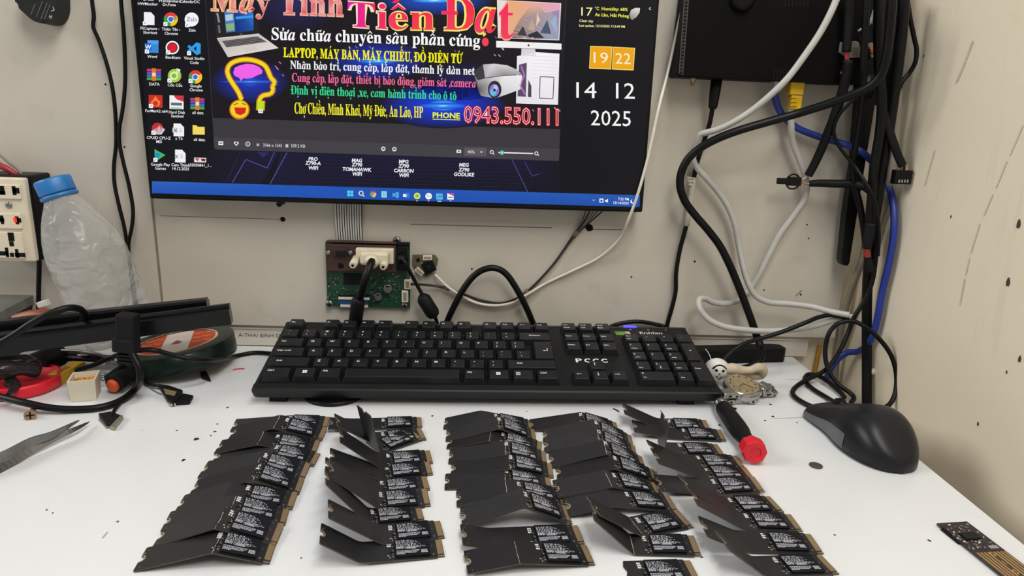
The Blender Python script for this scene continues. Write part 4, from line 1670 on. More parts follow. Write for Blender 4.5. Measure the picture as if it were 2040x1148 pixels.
b.build('controller_chip', [M_CHIP], pcb)
b = MB()
wall_rect(b, 649, 486, 789, 543, W0-0.0115, W0-0.0127, 0, bev=0.0005)
wall_rect(b, 649, 481, 789, 486, W0-0.003, W0-0.0127, 0)
c = wp(679, 530, W0-0.0129)
b.face([(c.x+0.0034*math.cos(k*math.pi/8), c.y, c.z+0.0034*math.sin(k*math.pi/8)) for k in range(16)], 1)
plate = b.build('connector_plate', [mat('brown_metal_plate', '4c332c', 0.5, metal=0.35, var=0.25, scale=50), M_DARK], t)
b = MB()
wall_rect(b, 664, 495, 692, 512, W0-0.0125, W0-0.0160, 0, bev=0.0008)
wall_rect(b, 668, 500, 689, 510, W0-0.0160, W0-0.0175, 1, bev=0.0004)
for px in (655, 699):
    c = wp(px, 503, W0-0.0125)
    b.lathe([(0.0028, 0), (0.0028, 0.003), (0.0014, 0.0032)], c, (0, -1, 0), 2, seg=6)
b.build('vga_port', [mat('port_shell', '3c2a26', 0.5, metal=0.3, var=0.1), mat('port_insert', '15151c', 0.5, var=0.0), M_STEEL], plate)
b = MB()
wall_rect(b, 792, 492, 812, 540, W0-0.0046, W0-0.0135, 0, bev=0.0006)
wall_rect(b, 790, 483, 816, 493, W0-0.003, W0-0.0075, 0, bev=0.0006)
b.build('power_jack', [M_BLACK], t)
for px, py, r_, h in ((774, 573, .0048, .007), (755, 589, .0043, .0065), (742, 582, .0019, .004)):
    b = MB()
    c = wp(px, py, W0-0.0046)
    b.lathe([(r_, 0), (r_, h-0.0006), (r_*0.92, h)], c, (0, -1, 0), 0, seg=20)
    c2 = c+Vector((0, -h-0.0001, 0))
    b.face([(c2.x+r_*0.8*math.cos(k*math.pi/8+0.6), c2.y, c2.z+r_*0.8*math.sin(k*math.pi/8+0.6)) for k in range(6)], 1)
    b.build('capacitor', [M_STEEL, M_DARK], pcb)
for q in ((805, 558, 818, 577), (800, 580, 813, 603)):
    b = MB()
    wall_rect(b, *q, W0-0.0046, W0-0.0095, 0, bev=0.0005)
    wall_rect(b, q[0]+3, q[1]+3, q[2]-3, q[3]-3, W0-0.0095, W0-0.0097, 1)
    b.build('white_socket', [M_CREAM, mat('socket_shadow', '8a8474', 0.7, var=0.0)], t)
b = MB()
wall_rect(b, 674, 592, 736, 598, W0-0.0046, W0-0.0075, 0)
wall_rect(b, 674, 598, 734, 607, W0-0.0046, W0-0.0060, 1)
wall_rect(b, 678, 607, 733, 613, W0-0.0046, W0-0.0065, 0)
wall_rect(b, 674, 588, 735, 592, W0-0.0046, W0-0.0070, 2)
b.build('ribbon_socket', [M_WHITE, mat('socket_blue', '1c4a72', 0.4, var=0.05), M_CHIP], t)


def screw_head(px, py, r_, y, parent, m=M_STEEL):
    q = MB()
    c = wp(px, py, y)
    q.lathe([(r_, 0), (r_, 0.0007), (r_*0.75, 0.0016), (r_*0.2, 0.0019)], c, (0, -1, 0), 0, seg=18)
    for dx, dz in ((r_*0.6, r_*0.12), (r_*0.12, r_*0.6)):
        q.box((c.x-dx, c.y-0.00205, c.z-dz), (c.x+dx, c.y-0.0017, c.z+dz), 1)
    return q.build('screw', [m, M_DARK], parent)


screw_head(656.5, 606, .0042, W0-0.0046, pcb)
screw_head(806.5, 609, .0038, W0-0.0046, pcb)
tag(screw_head(790.5, 479, .0044, W0, None), 'silver screw in the wall at the top edge of the green circuit board', 'screw')

# flat ribbon from the monitor down to the board
b = MB()
a0, a1, c0, c1 = wp(666, 405, W0-0.004), wp(721, 405, W0-0.004), wp(671, 484, W0-0.002), wp(723, 484, W0-0.002)
d0, d1 = Vector((a0.x, -0.012, a0.z+0.03)), Vector((a1.x, -0.012, a1.z+0.03))
rows = [(d0, d1), (a0, a1), ((a0+c0)/2+Vector((0, -0.002, 0)), (a1+c1)/2+Vector((0, -0.002, 0))), (c0, c1), (c0+Vector((0, 0, -0.004)), c1+Vector((0, 0, -0.004)))]
for (p0, p1), (q0, q1) in zip(rows, rows[1:]):
    for k in range(11):
        s0, s1, s2 = k/11, (k+0.66)/11, (k+1)/11
        for s_, e_, m in ((s0, s1, 0), (s1, s2, 1)):
            zz = Vector((0, 0.0004 if m else 0, 0))
            b.face([p0.lerp(p1, s_)+zz, p0.lerp(p1, e_)+zz, q0.lerp(q1, e_)+zz, q0.lerp(q1, s_)+zz], m)
    off = Vector((0, 0.0012, 0))
    b.face([p0+off, p1+off, q1+off, q0+off], 0)
o = b.build('ribbon_cable', [mat('ribbon_white', 'c4c2bc', 0.5, var=0.08), mat('ribbon_gap', '2c2b2e', 0.6, var=0.1)], loc=wp(695, 484, W0-0.002))
tag(o, 'flat grey ribbon cable hanging from the monitor to the green board', 'ribbon cable')

# button board
t = thing('button_board', 'small olive circuit board with black control stick right of the green board', 'circuit board', wp(848, 550, W0))
b = MB()
outl = [(822, 508), (866, 508), (873, 516), (871, 527), (861, 545), (850, 552), (845, 550), (822, 526)]
P = [wp(x, y, W0-0.004) for x, y in outl]
b.prism([(p.x, p.z) for p in P], lambda u, v, h: (u, h, v), W0-0.003, W0-0.0044, 0)
c = wp(833, 518, W0-0.0046)
b.lathe([(0.0022, 0), (0.0022, 0.0003)], c, (0, -1, 0), 1, seg=12)
c = wp(842, 526, W0-0.0044)
b.lathe([(0.0014, 0), (0.0014, 0.0012)], c, (0, -1, 0), 2, seg=10)
b.build('circuit_board', [mat('olive_circuit_board', '57523a', 0.5, var=0.2), M_DARK, M_WHITE], t)
b = MB()
cx = wp(855, 531, W0-0.0044)
xf = Matrix.Translation(cx) @ Matrix.Rotation(R(-25), 4, 'Y')
b.box((-0.0065, -0.004, -0.0065), (0.0065, 0, 0.0065), 0, bev=0.0006, xf=xf)
b.lathe([(0.0035, 0.004), (0.003, 0.007), (0.0036, 0.0075), (0.002, 0.0085)], cx, (0, -1, 0), 0, seg=14)
b.build('control_stick', [M_BLACK], t)
for (px, py, an) in ((852, 513, -3), (836, 540, 40)):
    b = MB()
    xf = Matrix.Translation(wp(px, py, W0-0.0044)) @ Matrix.Rotation(R(an), 4, 'Y')
    b.box((-0.0050, -0.0036, -0.0026), (0.0050, 0, 0.0026), 0, bev=0.0003, xf=xf)
    b.box((-0.0040, -0.0037, -0.0016), (0.0040, -0.0035, 0.0016), 1, xf=xf)
    b.build('white_socket', [M_CREAM, mat('socket_shadow', '8a8474', 0.7, var=0.0)], t)

# video lead: plug, thumb screws, cord, ferrite
t = thing('video_cable', 'black video cable with white plug fixed to the brown connector plate', 'cable', wp(708, 650, -0.03))
b = MB()
wall_rect(b, 708, 495, 784, 527, W0-0.0128, W0-0.021, 0, bev=0.0012)
wall_rect(b, 716, 503, 774, 531, W0-0.020, W0-0.034, 0, bev=0.003)
c = wp(742, 518, W0-0.033)
b.lathe([(0.0085, 0), (0.0072, 0.006), (0.0055, 0.008)], c, Vector((-0.12, -1, -0.55)), 0, seg=18)
plug = b.build('plug', [mat('aged_white_plug', 'd0c6ae', 0.45, var=0.06)], t)
for px, py in ((710, 518), (769, 521)):
    b = MB()
    c = wp(px, py-3, W0-0.019)
    b.lathe([(0.0042, 0), (0.0042, 0.019), (0.0034, 0.020), (0.0034, 0.0215)], c, (0, -1, -0.15), 0, seg=14, wob=lambda a, h: 1+0.05*math.cos(7*a))
    b.lathe([(0.0015, 0.0216), (0.0015, 0.0218)], c, (0, -1, -0.15), 1, seg=8)
    b.build('thumb_screw', [mat('aged_white_plug', 'd0c6ae', 0.45, var=0.06), M_DARK], plug)
b = MB()
b.tube(cable_pts([(741, 520, -0.048), (737, 530, -0.056), (728, 555, -0.062), (720, 585, -0.058), (714, 605, -0.052), (709, 640, -0.045), (706, 662, -0.038), (704, 678, -0.03), (690, 684, -0.022)]), 0.0040, 0, seg=12)
b.build('cord', [M_RUBBER], t)
b = MB()
p0, p1 = wp(714, 596, -0.054), wp(707, 648, -0.043)
d = p1-p0
Ln = d.length
b.lathe([(0.0042, -0.002), (0.0060, 0), (0.0074, 0.003), (0.0074, Ln-0.004), (0.0062, Ln-0.001), (0.0045, Ln)], p0, d, 0, seg=18)
b.build('ferrite_core', [M_SOFT], t)

t = thing('power_cable', 'thin black power cable with ferrite core plugged into the green board', 'cable', wp(870, 655, -0.03))
b = MB()
c = wp(800, 510, W0-0.0135)
b.lathe([(0.0046, 0), (0.0046, 0.006), (0.0026, 0.011)], c, Vector((0.1, -1, -0.5)), 0, seg=14)
b.build('plug', [M_BLACK], t)
b = MB()
b.tube(cable_pts([(802, 516, -0.032), (807, 524, -0.034), (820, 548, -0.032), (834, 574, -0.030), (844, 592, -0.030), (858, 615, -0.030), (866, 630, -0.029), (871, 645, -0.027), (872, 662, -0.022), (880, 676, -0.018)]), 0.0021, 0, seg=10)
b.build('cord', [M_RUBBER], t)
b = MB()
p0, p1 = wp(840, 589, -0.030), wp(866, 631, -0.029)
d = p1-p0
Ln = d.length
b.lathe([(0.003, -0.0015), (0.0062, 0.0015), (0.0078, 0.0045), (0.0080, Ln-0.005), (0.0062, Ln-0.001), (0.003, Ln+0.001)], p0, d, 0, seg=18)
b.build('ferrite_core', [M_SOFT], t)

# wire harness from the monitor to the board
t = thing('wire_harness', 'bundle of thin dark wires looping from the monitor to the green board', 'cable', wp(1030, 595, W0-0.003))
base = [(1185, 418, -0.016), (1166, 444, -0.015), (1145, 468, -0.0135), (1100, 530, -0.0128), (1048, 584, -0.0125), (1030, 595, -0.0125), (1000, 604, -0.0125), (960, 602, -0.0125), (930, 592, -0.0125), (905, 580, -0.0125), (880, 572, -0.0135), (850, 568, -0.0165), (818, 566, -0.0165)]
rnd = random.Random(8)
for k in range(5):
    rows = []
    for i, (px, py, y) in enumerate(base):
        sp_ = 1.0
        if i == 0:
            sp_ = 9
        elif i == 1:
            sp_ = 4
        elif i in (7, 8):
            sp_ = 3.2
        rows.append((px+(k-2)*sp_*(0.9 if i < 3 else 0.25)+rnd.uniform(-.4, .4), py+(k-2)*sp_*(0.1 if i < 2 else 0.8)+rnd.uniform(-.5, .5), y-0.0006*(k % 2)))
    b = MB()
    b.tube(cable_pts(rows), 0.00075, 0, seg=6, smooth=6)
    b.build('wire', [[mat('wire_grey_dark', '55524c', 0.5, var=0.05), M_RUBBER, mat('wire_grey', '77736a', 0.5, var=0.05)][k % 3]], t)
for px, py, an, px2, py2 in ((1150, 461, 0, 1142, 473), (1052, 578, 0, 1044, 587), (886, 572, 0, 896, 577)):
    b = MB()
    b.tube(cable_pts([(px, py, -0.0135), (px2, py2, -0.0135)]), 0.0025, 0, seg=8, smooth=0)
    b.build('tape_wrap', [mat('brown_tape', '6a5648', 0.6, var=0.1)], t)

b = MB()
b.tube(cable_pts([(1368, -14, -0.03), (1361, 12, -0.026), (1350, 55, -0.024), (1331, 140, -0.026), (1313, 213, -0.040), (1290, 318, -0.0405), (1268, 395, -0.0405), (1252, 438, -0.036), (1236, 474, -0.022), (1195, 512, -0.013), (1140, 540, -0.0115), (1085, 566, -0.011), (1050, 587, -0.0165), (1022, 603, -0.0165), (985, 609, -0.0165), (950, 604, -0.0165), (920, 590, -0.0165), (895, 574, -0.0165), (866, 547, -0.014)]), 0.0016, 0, seg=8)
tag(b.build('white_cable', [M_WHITECABLE], loc=wp(1050, 587, -0.0165)), 'thin white cable crossing the monitor corner and looping to the olive button board', 'cable')

b = MB()
b.tube(cable_pts([(878, 686, -0.014), (884, 662, -0.018), (893, 636, -0.024), (908, 604, -0.026), (926, 572, -0.026), (945, 549, -0.026), (962, 538, -0.026), (979, 534, -0.026), (995, 537, -0.026), (1010, 548, -0.026), (1028, 574, -0.026), (1048, 612, -0.024), (1062, 646, -0.018), (1070, 672, -0.014), (1080, 688, -0.012)]), 0.0036, 0, seg=12)
tag(b.build('looped_cable', [M_RUBBER], loc=wp(979, 690, -0.014)), 'black cable standing up in an arch behind the keyboard', 'cable')

b = MB()
b.tube(cable_pts([(1190, 676, -0.012), (1216, 652, -0.014), (1240, 644, -0.014), (1270, 641, -0.014), (1300, 645, -0.013), (1326, 652, -0.014), (1345, 664, -0.014), (1370, 690, -0.012)]), 0.0024, 0, seg=10)
tag(b.build('short_cable', [M_RUBBER], loc=wp(1270, 690, -0.010)), 'low black cable arching just above the keyboard beside the violet light', 'cable')

# two cables left of the monitor
b = MB()
b.tube(cable_pts([(182, -15, -0.02), (184, 8, -0.02), (187, 32, -0.02), (186, 54, -0.02), (196, 78, -0.018), (209, 115, -0.018), (221, 160, -0.018), (228, 205, -0.018), (231, 250, -0.018), (231, 290, -0.018), (227, 330, -0.018), (228, 365, -0.018), (236, 405, -0.018), (247, 450, -0.018), (253, 485, -0.018), (258, 525, -0.018), (264, 570, -0.018), (270, 620, -0.018)]), 0.0019, 0, seg=10)
tag(b.build('hanging_cable', [M_RUBBER], loc=wp(231, 250, -0.018)), 'kinked black cable, left one of the two hanging left of the monitor', 'cable')
b = MB()
b.tube(cable_pts([(240, -15, -0.024), (242, 15, -0.024), (246, 60, -0.024), (249, 120, -0.024), (249, 170, -0.024), (244, 220, -0.024), (238, 255, -0.024), (238, 285, -0.024), (246, 325, -0.024), (257, 370, -0.024), (265, 420, -0.024), (263, 450, -0.024), (256, 490, -0.0225), (260, 530, -0.0225), (267, 575, -0.0225), (274, 625, -0.0225)]), 0.0019, 0, seg=10)
tag(b.build('hanging_cable', [M_RUBBER], loc=wp(249, 170, -0.024)), 'black cable nearest the left edge of the monitor, right one of a pair', 'cable')

# printed black badge at the top left
t = thing('black_gadget', 'rounded black gadget with printed text hanging at the top left', 'gadget', wp(80, 44, W0-0.02))
b = MB()
outl = [(30, -30), (32, 0), (36, 12), (50, 26), (66, 40), (80, 46), (96, 46), (106, 38), (113, 22), (114, 0), (112, -30)]
P = catmull([wp(x, y, -0.03) for x, y in outl], 3)
b.prism([(p.x, p.z) for p in P], lambda u, v, h: (u, h, v), W0-0.0005, W0-0.024, 0, bev=0.003)
b.build('body', [mat('gadget_black', '232423', 0.5, var=0.15)], t)
b = MB()


def gad(u, v, an=R(62), px=104, py=40):
    o_ = wp(px, py, -0.0322)
    return Vector((o_.x+u*math.cos(an)-v*math.sin(an), o_.y, o_.z+u*math.sin(an)+v*math.cos(an)))


rnd = random.Random(4)
for i, (px, py, n) in enumerate(((62, 30, 10), (73, 34, 13), (82, 38, 13), (89, 38, 12))):
    u = 0
    for k in range(n):
        w = rnd.uniform(0.0004, 0.0014)
        b.face([gad(u+p*w, q*0.0006, px=px, py=py) for p, q in ((0, 0), (1, 0), (1, 1), (0, 1))], 1)
        u += w+0.0004
put_text(b, 'S V', lambda u, v: gad(u, v, px=102, py=38), height=0.0026, width=0.012, m=0)
b.build('printing', [mat('badge_print', 'c8c8c4', 0.6, var=0.0), mat('badge_print_dim', '7a7a76', 0.6, var=0.0)], t, normals=False)

# socket box at the left
t = thing('socket_box', 'cream power socket box with a red glowing slot on the left wall', 'power socket', wp(40, 520, W0-0.02))
SY = -0.05
b = MB()
a, c = wp(-60, 346, -0.043), wp(82, 520, -0.043)
b.box((a.x, -0.043, c.z), (c.x, W0-0.0002, a.z), 0, bev=0.002)
b.build('back_box', [M_BLACK], t)
b = MB()
a, c = wp(-60, 352, SY), wp(71, 522, SY)
b.box((a.x, SY, c.z), (c.x, -0.0425, a.z), 0, bev=0.0018)
b.build('face_plate', [M_CREAM], t)


def sock(px0, py0, px1, py1, holes, lit=None):
    q = MB()
    a_, c_ = wp(px0, py0, SY), wp(px1, py1, SY)
    q.box((a_.x, SY-0.0022, c_.z), (c_.x, SY+0.0005, a_.z), 0, bev=0.0008)
    for (x, y, w, h, m) in holes:
        a2 = wp(x, y, SY-0.0023)
        q.box((a2.x-w, SY-0.0024, a2.z-h), (a2.x+w, SY-0.0021, a2.z+h), m)
    q.build('socket_module', [M_CREAM, M_DARK, mat('red_neon', 'ff2a10', 0.4, var=0.0, emit=2.5)], t)


sock(-40, 366, 45, 397, ((4, 379, .0024, .0042, 1), (2, 384, .0042, .002, 1), (28, 380, .0018, .0045, 1), (32, 380, .0032, .0028, 1)))
sock(-40, 423, 47, 456, ((4, 438, .0016, .0044, 1), (1, 438, .0036, .002, 1), (34, 439, .0018, .0040, 1), (36, 439, .0030, .0022, 1), (30, 438, .0018, .0024, 2)))
sock(-40, 460, 52, 515, ((22, 472, .0030, .0044, 1), (23, 486, .0022, .0026, 1), (6, 505, .0052, .0022, 1), (14, 503, .0016, .0050, 1), (24, 508, .0020, .0022, 1), (40, 508, .0052, .0022, 1), (34, 505, .0016, .0046, 1)))
b = MB()
c = wp(18, 409, SY-0.0002)
b.lathe([(0.0032, 0), (0.0032, 0.0008), (0.0018, 0.0012)], c, (0, -1, 0), 0, seg=14)
b.build('screw', [M_STEEL], t)

b = MB()
b.tube(cable_pts([(78, 500, -0.03), (78, 535, -0.028), (77, 575, -0.028), (77, 625, -0.03)]), 0.0024, 0, seg=10)
tag(b.build('socket_lead', [M_RUBBER], loc=wp(77, 575, -0.028)), 'straight black lead hanging down from the cream socket box', 'cable')
b = MB()
b.tube(cable_pts([(-30, 312, -0.03), (0, 330, -0.032), (15, 337, -0.032), (30, 347, -0.03), (36, 353, -0.028)]), 0.0032, 0, seg=10)
tag(b.build('red_wire', [mat('dull_red_wire', 'a02a38', 0.45, var=0.08)], loc=wp(30, 347, -0.03)), 'red wire running into the top of the cream socket box', 'wire')
b = MB()
b.tube(cable_pts([(-30, 290, -0.03), (0, 309, -0.026), (20, 326, -0.026), (36, 338, -0.026), (44, 350, -0.026)]), 0.0014, 0, seg=8)
tag(b.build('cream_wire', [M_BEIGECABLE], loc=wp(36, 338, -0.026)), 'thin beige wire above the red wire at the cream socket box', 'wire')

# ------------------------------------------------------------------ router and its leads
t = thing('router', 'black router box on the wall at the upper right', 'router', wp(1550, 160, W0))
RY = -0.045
b = MB()
outl = [wp(*q, RY) for q in ((1376, -60), (1348, 148), (1352, 153), (1690, 168), (1722, 168), (1740, -60))]
b.prism([(p.x, p.z) for p in outl], lambda u, v, h: (u, h, v), W0-0.004, RY, 0, bev=0.0015)
b.build('case', [mat('router_black', '060606', 0.6, var=0.15, spec=0.1)], t)
LOWV = [(wp(1543+k*6, 136, RY-0.0004), wp(1542+k*6, 160, RY-0.0004)) for k in range(5)]
b = MB()
e0, e1, f0, f1 = wp(1364, -20, RY-0.0003), wp(1352, 146, RY-0.0003), wp(1374, -20, RY-0.0003), wp(1361, 150, RY-0.0003)
b.face([e0, e1, f1, f0], 0)
for k in range(24):
    s_ = (k+0.5)/24
    p0, p1 = e0.lerp(e1, s_), f0.lerp(f1, s_)
    c = p0.lerp(p1, 0.5)+Vector((0, -0.0004, 0))
    b.face([c+Vector((-0.0013, 0, -0.001)), c+Vector((0.0013, 0, -0.001)), c+Vector((0.0013, 0, 0.001)), c+Vector((-0.0013, 0, 0.001))], 1)
b.build('side_vent', [mat('router_grey_edge', '3a3836', 0.5, var=0.1), M_DARK], t, normals=False)
b = MB()
for k in range(7):
    c0_, c1_ = wp(1564+k*7.5, -4, RY-0.0004), wp(1564+k*7.5, 15, RY-0.0004)
    b.face([c0_+Vector((-.0012, 0, 0)), c0_+Vector((.0012, 0, 0)), c1_+Vector((.0012, 0, 0)), c1_+Vector((-.0012, 0, 0))], 1)
    c0_, c1_ = wp(1543+k*6, 136, RY-0.0004), wp(1542+k*6, 160, RY-0.0004)
    if k == 6:
        b.build('top_vent', [M_DARK, M_DARK], t, normals=False)
        b = MB()
        for c0_, c1_ in LOWV:
            b.face([c0_+Vector((-.0010, 0, 0)), c0_+Vector((.0010, 0, 0)), c1_+Vector((.0010, 0, 0)), c1_+Vector((-.0010, 0, 0))], 1)
    if k < 0:
        b.face([c0_+Vector((-.0010, 0, 0)), c0_+Vector((.0010, 0, 0)), c1_+Vector((.0010, 0, 0)), c1_+Vector((-.0010, 0, 0))], 1)
b.build('bottom_vent', [M_DARK, M_DARK], t, normals=False)
b = MB()
c = wp(1478, -2, RY)
b.lathe([(0.012, -0.0005), (0.012, 0.004), (0.009, 0.008), (0.004, 0.009)], c, (0, -1, -0.2), 0, seg=18)
b.build('knob', [M_BLACK], t)
b = MB()
c = wp(1380.5, 152, -0.025)
b.lathe([(0.0030, -0.002), (0.0030, 0.006), (0.0022, 0.0062), (0.0022, 0.0095)], c, (0, 0, -1), 0, seg=10, wob=lambda a, h: 1+0.06*math.cos(5*a))
b.build('antenna_socket', [M_GOLD], t)

t = thing('antenna', 'flat black antenna hanging below the right side of the router', 'antenna', wp(1700, 360, W0-0.02))
b = MB()
outl = [wp(*q, -0.03) for q in ((1712, 160), (1740, 162), (1744, 200), (1722, 330), (1706, 430), (1692, 524), (1688, 530), (1678, 528), (1675, 520), (1684, 430), (1700, 320))]
b.prism([(p.x, p.z) for p in outl], lambda u, v, h: (u, h, v), -0.020, -0.031, 0, bev=0.001)
b.build('blade', [M_BLACK], t)
b = MB()
c = wp(1727, 170, -0.026)
b.lathe([(0.0075, -0.010), (0.0075, 0.012)], c, (0, 0, -1), 0, seg=14)
b.build('hinge', [M_BLACK], t)

t = thing('router_power_cable', 'black power lead of the router with a white paper tag wrapped round it', 'cable', wp(1335, 640, -0.016))
b = MB()
c0_, c1_ = wp(1428, 156, -0.026), wp(1420, 214, -0.025)
d = c1_-c0_
b.lathe([(0.0058, 0), (0.0056, d.length*0.45), (0.0050, d.length*0.8), (0.0046, d.length), (0.003, d.length+0.002)], c0_, d, 0, seg=14)
b.build('plug', [M_BLACK], t)
b = MB()
b.tube(cable_pts([(1420, 212, -0.025), (1414, 245, -0.022), (1403, 280, -0.018), (1390, 320, -0.016), (1383, 350, -0.016), (1375, 400, -0.016), (1367, 450, -0.016), (1354, 500, -0.016), (1347, 545, -0.016), (1346, 580, -0.016), (1339, 612, -0.016), (1331, 640, -0.016), (1327, 660, -0.016), (1330, 686, -0.012)]), 0.0025, 0, seg=10)
b.build('cord', [M_RUBBER], t)
b = MB()
b.tube(cable_pts([(1381.5, 356, -0.016), (1378, 380, -0.016), (1373, 415, -0.016), (1367.5, 450, -0.016)]), 0.0034, 0, seg=8)
fl = [wp(*q, -0.0195) for q in ((1369, 352), (1386, 354), (1383, 371), (1372, 369))]
b.prism([(p.x, p.z) for p in fl], lambda u, v, h: (u, h, v), -0.0188, -0.0195, 0)
for k in range(2):
    for j in range(5):
        p = wp(1371.5+j*2.3, 357+k*7, -0.0197)
        b.box((p.x, p.y-0.00005, p.z-0.0008), (p.x+0.0007, p.y, p.z+0.0008), 1)
b.build('paper_tag', [mat('white_paper_tag', 'b8b2a4', 0.7, var=0.06), mat('tag_print', '6a6660', 0.7, var=0.0)], t)

# cables on the right, from the wall outwards
RC = []


def cable(name, label, rows, r_, m, seg=12, flat=1.0):
    q = MB()
    q.tube(cable_pts(rows), r_, 0, seg=seg, flat=flat)
    o_ = q.build(name, [m], loc=cable_pts(rows)[len(rows)//2])
    return tag(o_, label, 'cable')


t = thing('network_cable', 'blue network cable curving from the router down the right corner', 'cable', wp(1715, 302, -0.03))
b = MB()
b.tube(cable_pts([(1541, 182, -0.028), (1545, 200, -0.024), (1554, 222, -0.020), (1568, 240, -0.018), (1590, 256, -0.018), (1630, 272, -0.018), (1680, 287, -0.019), (1712, 300, -0.036), (1738, 322, -0.036), (1760, 350, -0.036), (1774, 382, -0.036), (1781, 425, -0.036), (1780, 470, -0.036), (1771, 525, -0.036), (1758, 580, -0.036), (1750, 625, -0.036), (1741, 662, -0.036), (1728, 687, -0.034), (1708, 701, -0.030), (1688, 703, -0.026), (1670, 715, -0.022), (1655, 735, -0.018), (1645, 760, -0.014)]), 0.0036, 0, seg=12)
b.build('cord', [M_BLUE], t)
b = MB()
wall_rect(b, 1536, 158, 1550, 182, -0.036, -0.026, 0, bev=0.0008)
b.build('clear_plug', [mat('clear_plug_grey', 'a8b0bc', 0.3, var=0.1)], t)

t = thing('network_cable', 'grey network cable with a yellow plug looping back to the right corner', 'cable', wp(1578, 228, -0.03))
b = MB()
wall_rect(b, 1567, 163, 1591, 190, -0.036, -0.024, 0, bev=0.0012)
wall_rect(b, 1569, 190, 1588, 218, -0.035, -0.025, 0, bev=0.0012)
for k in range(3):
    wall_rect(b, 1570, 195+k*8, 1586, 197+k*8, -0.0356, -0.0345, 1)
b.build('yellow_plug', [M_YELLOW, mat('yellow_plug_groove', '8a6c00', 0.5, var=0.0)], t)
b = MB()
b.tube(cable_pts([(1577, 216, -0.030), (1576, 245, -0.028), (1579, 280, -0.024), (1591, 315, -0.022), (1603, 347, -0.022), (1607, 372, -0.022), (1602, 398, -0.020), (1582, 428, -0.018), (1553, 468, -0.018), (1532, 508, -0.018), (1513, 545, -0.018), (1497, 573, -0.018), (1475, 597, -0.018), (1445, 605, -0.020), (1420, 602, -0.024), (1404, 595, -0.028), (1393, 598, -0.034), (1394, 614, -0.040), (1410, 635, -0.044), (1440, 650, -0.046), (1480, 657, -0.046), (1530, 660, -0.046), (1580, 657, -0.046), (1620, 650, -0.046), (1660, 638, -0.046), (1702, 631, -0.046)]), 0.0034, 0, seg=12)
b.build('cord', [M_GREYCABLE], t)

cable('grey_cable', 'thick pale grey cable crossing in front of the router and bending down', [(1672, -15, -0.07), (1655, 25, -0.07), (1632, 68, -0.068), (1600, 115, -0.066), (1568, 157, -0.062), (1532, 192, -0.056), (1495, 222, -0.048), (1462, 243, -0.042), (1430, 258, -0.036), (1408, 264, -0.032), (1396, 268, -0.029), (1390, 280, -0.026), (1383, 298, -0.022), (1381, 318, -0.021), (1390, 336, -0.021), (1410, 358, -0.022), (1432, 384, -0.022), (1450, 412, -0.022), (1463, 445, -0.022), (1472, 490, -0.022), (1480, 530, -0.028), (1490, 563, -0.032), (1506, 590, -0.033), (1530, 602, -0.033), (1575, 606, -0.034), (1620, 612, -0.040), (1655, 621, -0.050), (1692, 628, -0.058)], 0.0033, M_GREYCABLE)

cable('thick_cable', 'thick black cable swinging left across the wall and down to the black bar', [(1778, -15, -0.098), (1775, 30, -0.098), (1770, 80, -0.097), (1764, 120, -0.096), (1753, 152, -0.093), (1733, 172, -0.088), (1700, 188, -0.080), (1650, 207, -0.070), (1590, 226, -0.058), (1530, 243, -0.056), (1475, 259, -0.054), (1430, 276, -0.050), (1395, 295, -0.046), (1370, 318, -0.042), (1357, 345, -0.040), (1355, 372, -0.038), (1364, 400, -0.036), (1384, 428, -0.034), (1410, 458, -0.034), (1434, 490, -0.034), (1452, 525, -0.034), (1467, 560, -0.034), (1482, 598, -0.034), (1496, 636, -0.034), (1507, 668, -0.036), (1515, 690, -0.044), (1517, 708, -0.055), (1508, 724, -0.064), (1490, 733, -0.066), (1455, 738, -0.060)], 0.0042, M_RUBBER)

cable('vertical_cable', 'thickest black cable running straight down the right corner behind the mouse', [(1802, -15, -0.06), (1798, 50, -0.06), (1790, 120, -0.06), (1781, 190, -0.06), (1770, 262, -0.06), (1758, 335, -0.058), (1746, 410, -0.055), (1736, 480, -0.052), (1729, 550, -0.050), (1727, 620, -0.050), (1727, 700, -0.050), (1727, 780, -0.050), (1727, 880, -0.050)], 0.0052, M_RUBBER)
cable('beige_cable', 'beige grey cable slanting down the right corner behind the black cables', [(1791, 120, -0.04), (1790, 190, -0.04), (1786, 260, -0.04), (1779, 330, -0.034), (1766, 395, -0.028), (1747, 455, -0.028), (1726, 500, -0.030), (1708, 545, -0.024), (1692, 590, -0.018), (1681, 630, -0.012), (1672, 675, -0.004), (1666, 720, 0.0), (1660, 790, 0.0)], 0.0038, M_BEIGECABLE)
cable('thin_cable', 'thin black cable bowing out over the cream wall at the top right', [(1806, -15, -0.05), (1812, 30, -0.05), (1821, 75, -0.05), (1826, 100, -0.05), (1823, 125, -0.05), (1812, 145, -0.05), (1798, 162, -0.05), (1790, 180, -0.05)], 0.0022, M_RUBBER)
cable('thin_cable', 'thin black cable sagging left of the antenna and crossing the blue cable', [(1745, 160, -0.066), (1715, 186, -0.064), (1690, 208, -0.060), (1670, 232, -0.054), (1661, 258, -0.050), (1665, 280, -0.048), (1682, 306, -0.052), (1703, 332, -0.056), (1722, 360, -0.066), (1738, 388, -0.072), (1747, 420, -0.072), (1751, 470, -0.070), (1749, 510, -0.068)], 0.0018, M_RUBBER)
cable('black_cable', 'black cable fanning right of the router down to the thick trunk', [(1728, -15, -0.075), (1725, 40, -0.075), (1722, 90, -0.074), (1719, 140, -0.07), (1717, 190, -0.060), (1712, 240, -0.052), (1704, 290, -0.048), (1697, 330, -0.046), (1701, 365, -0.046), (1712, 405, -0.046), (1720, 450, -0.046), (1725, 490, -0.047)], 0.0034, M_RUBBER)
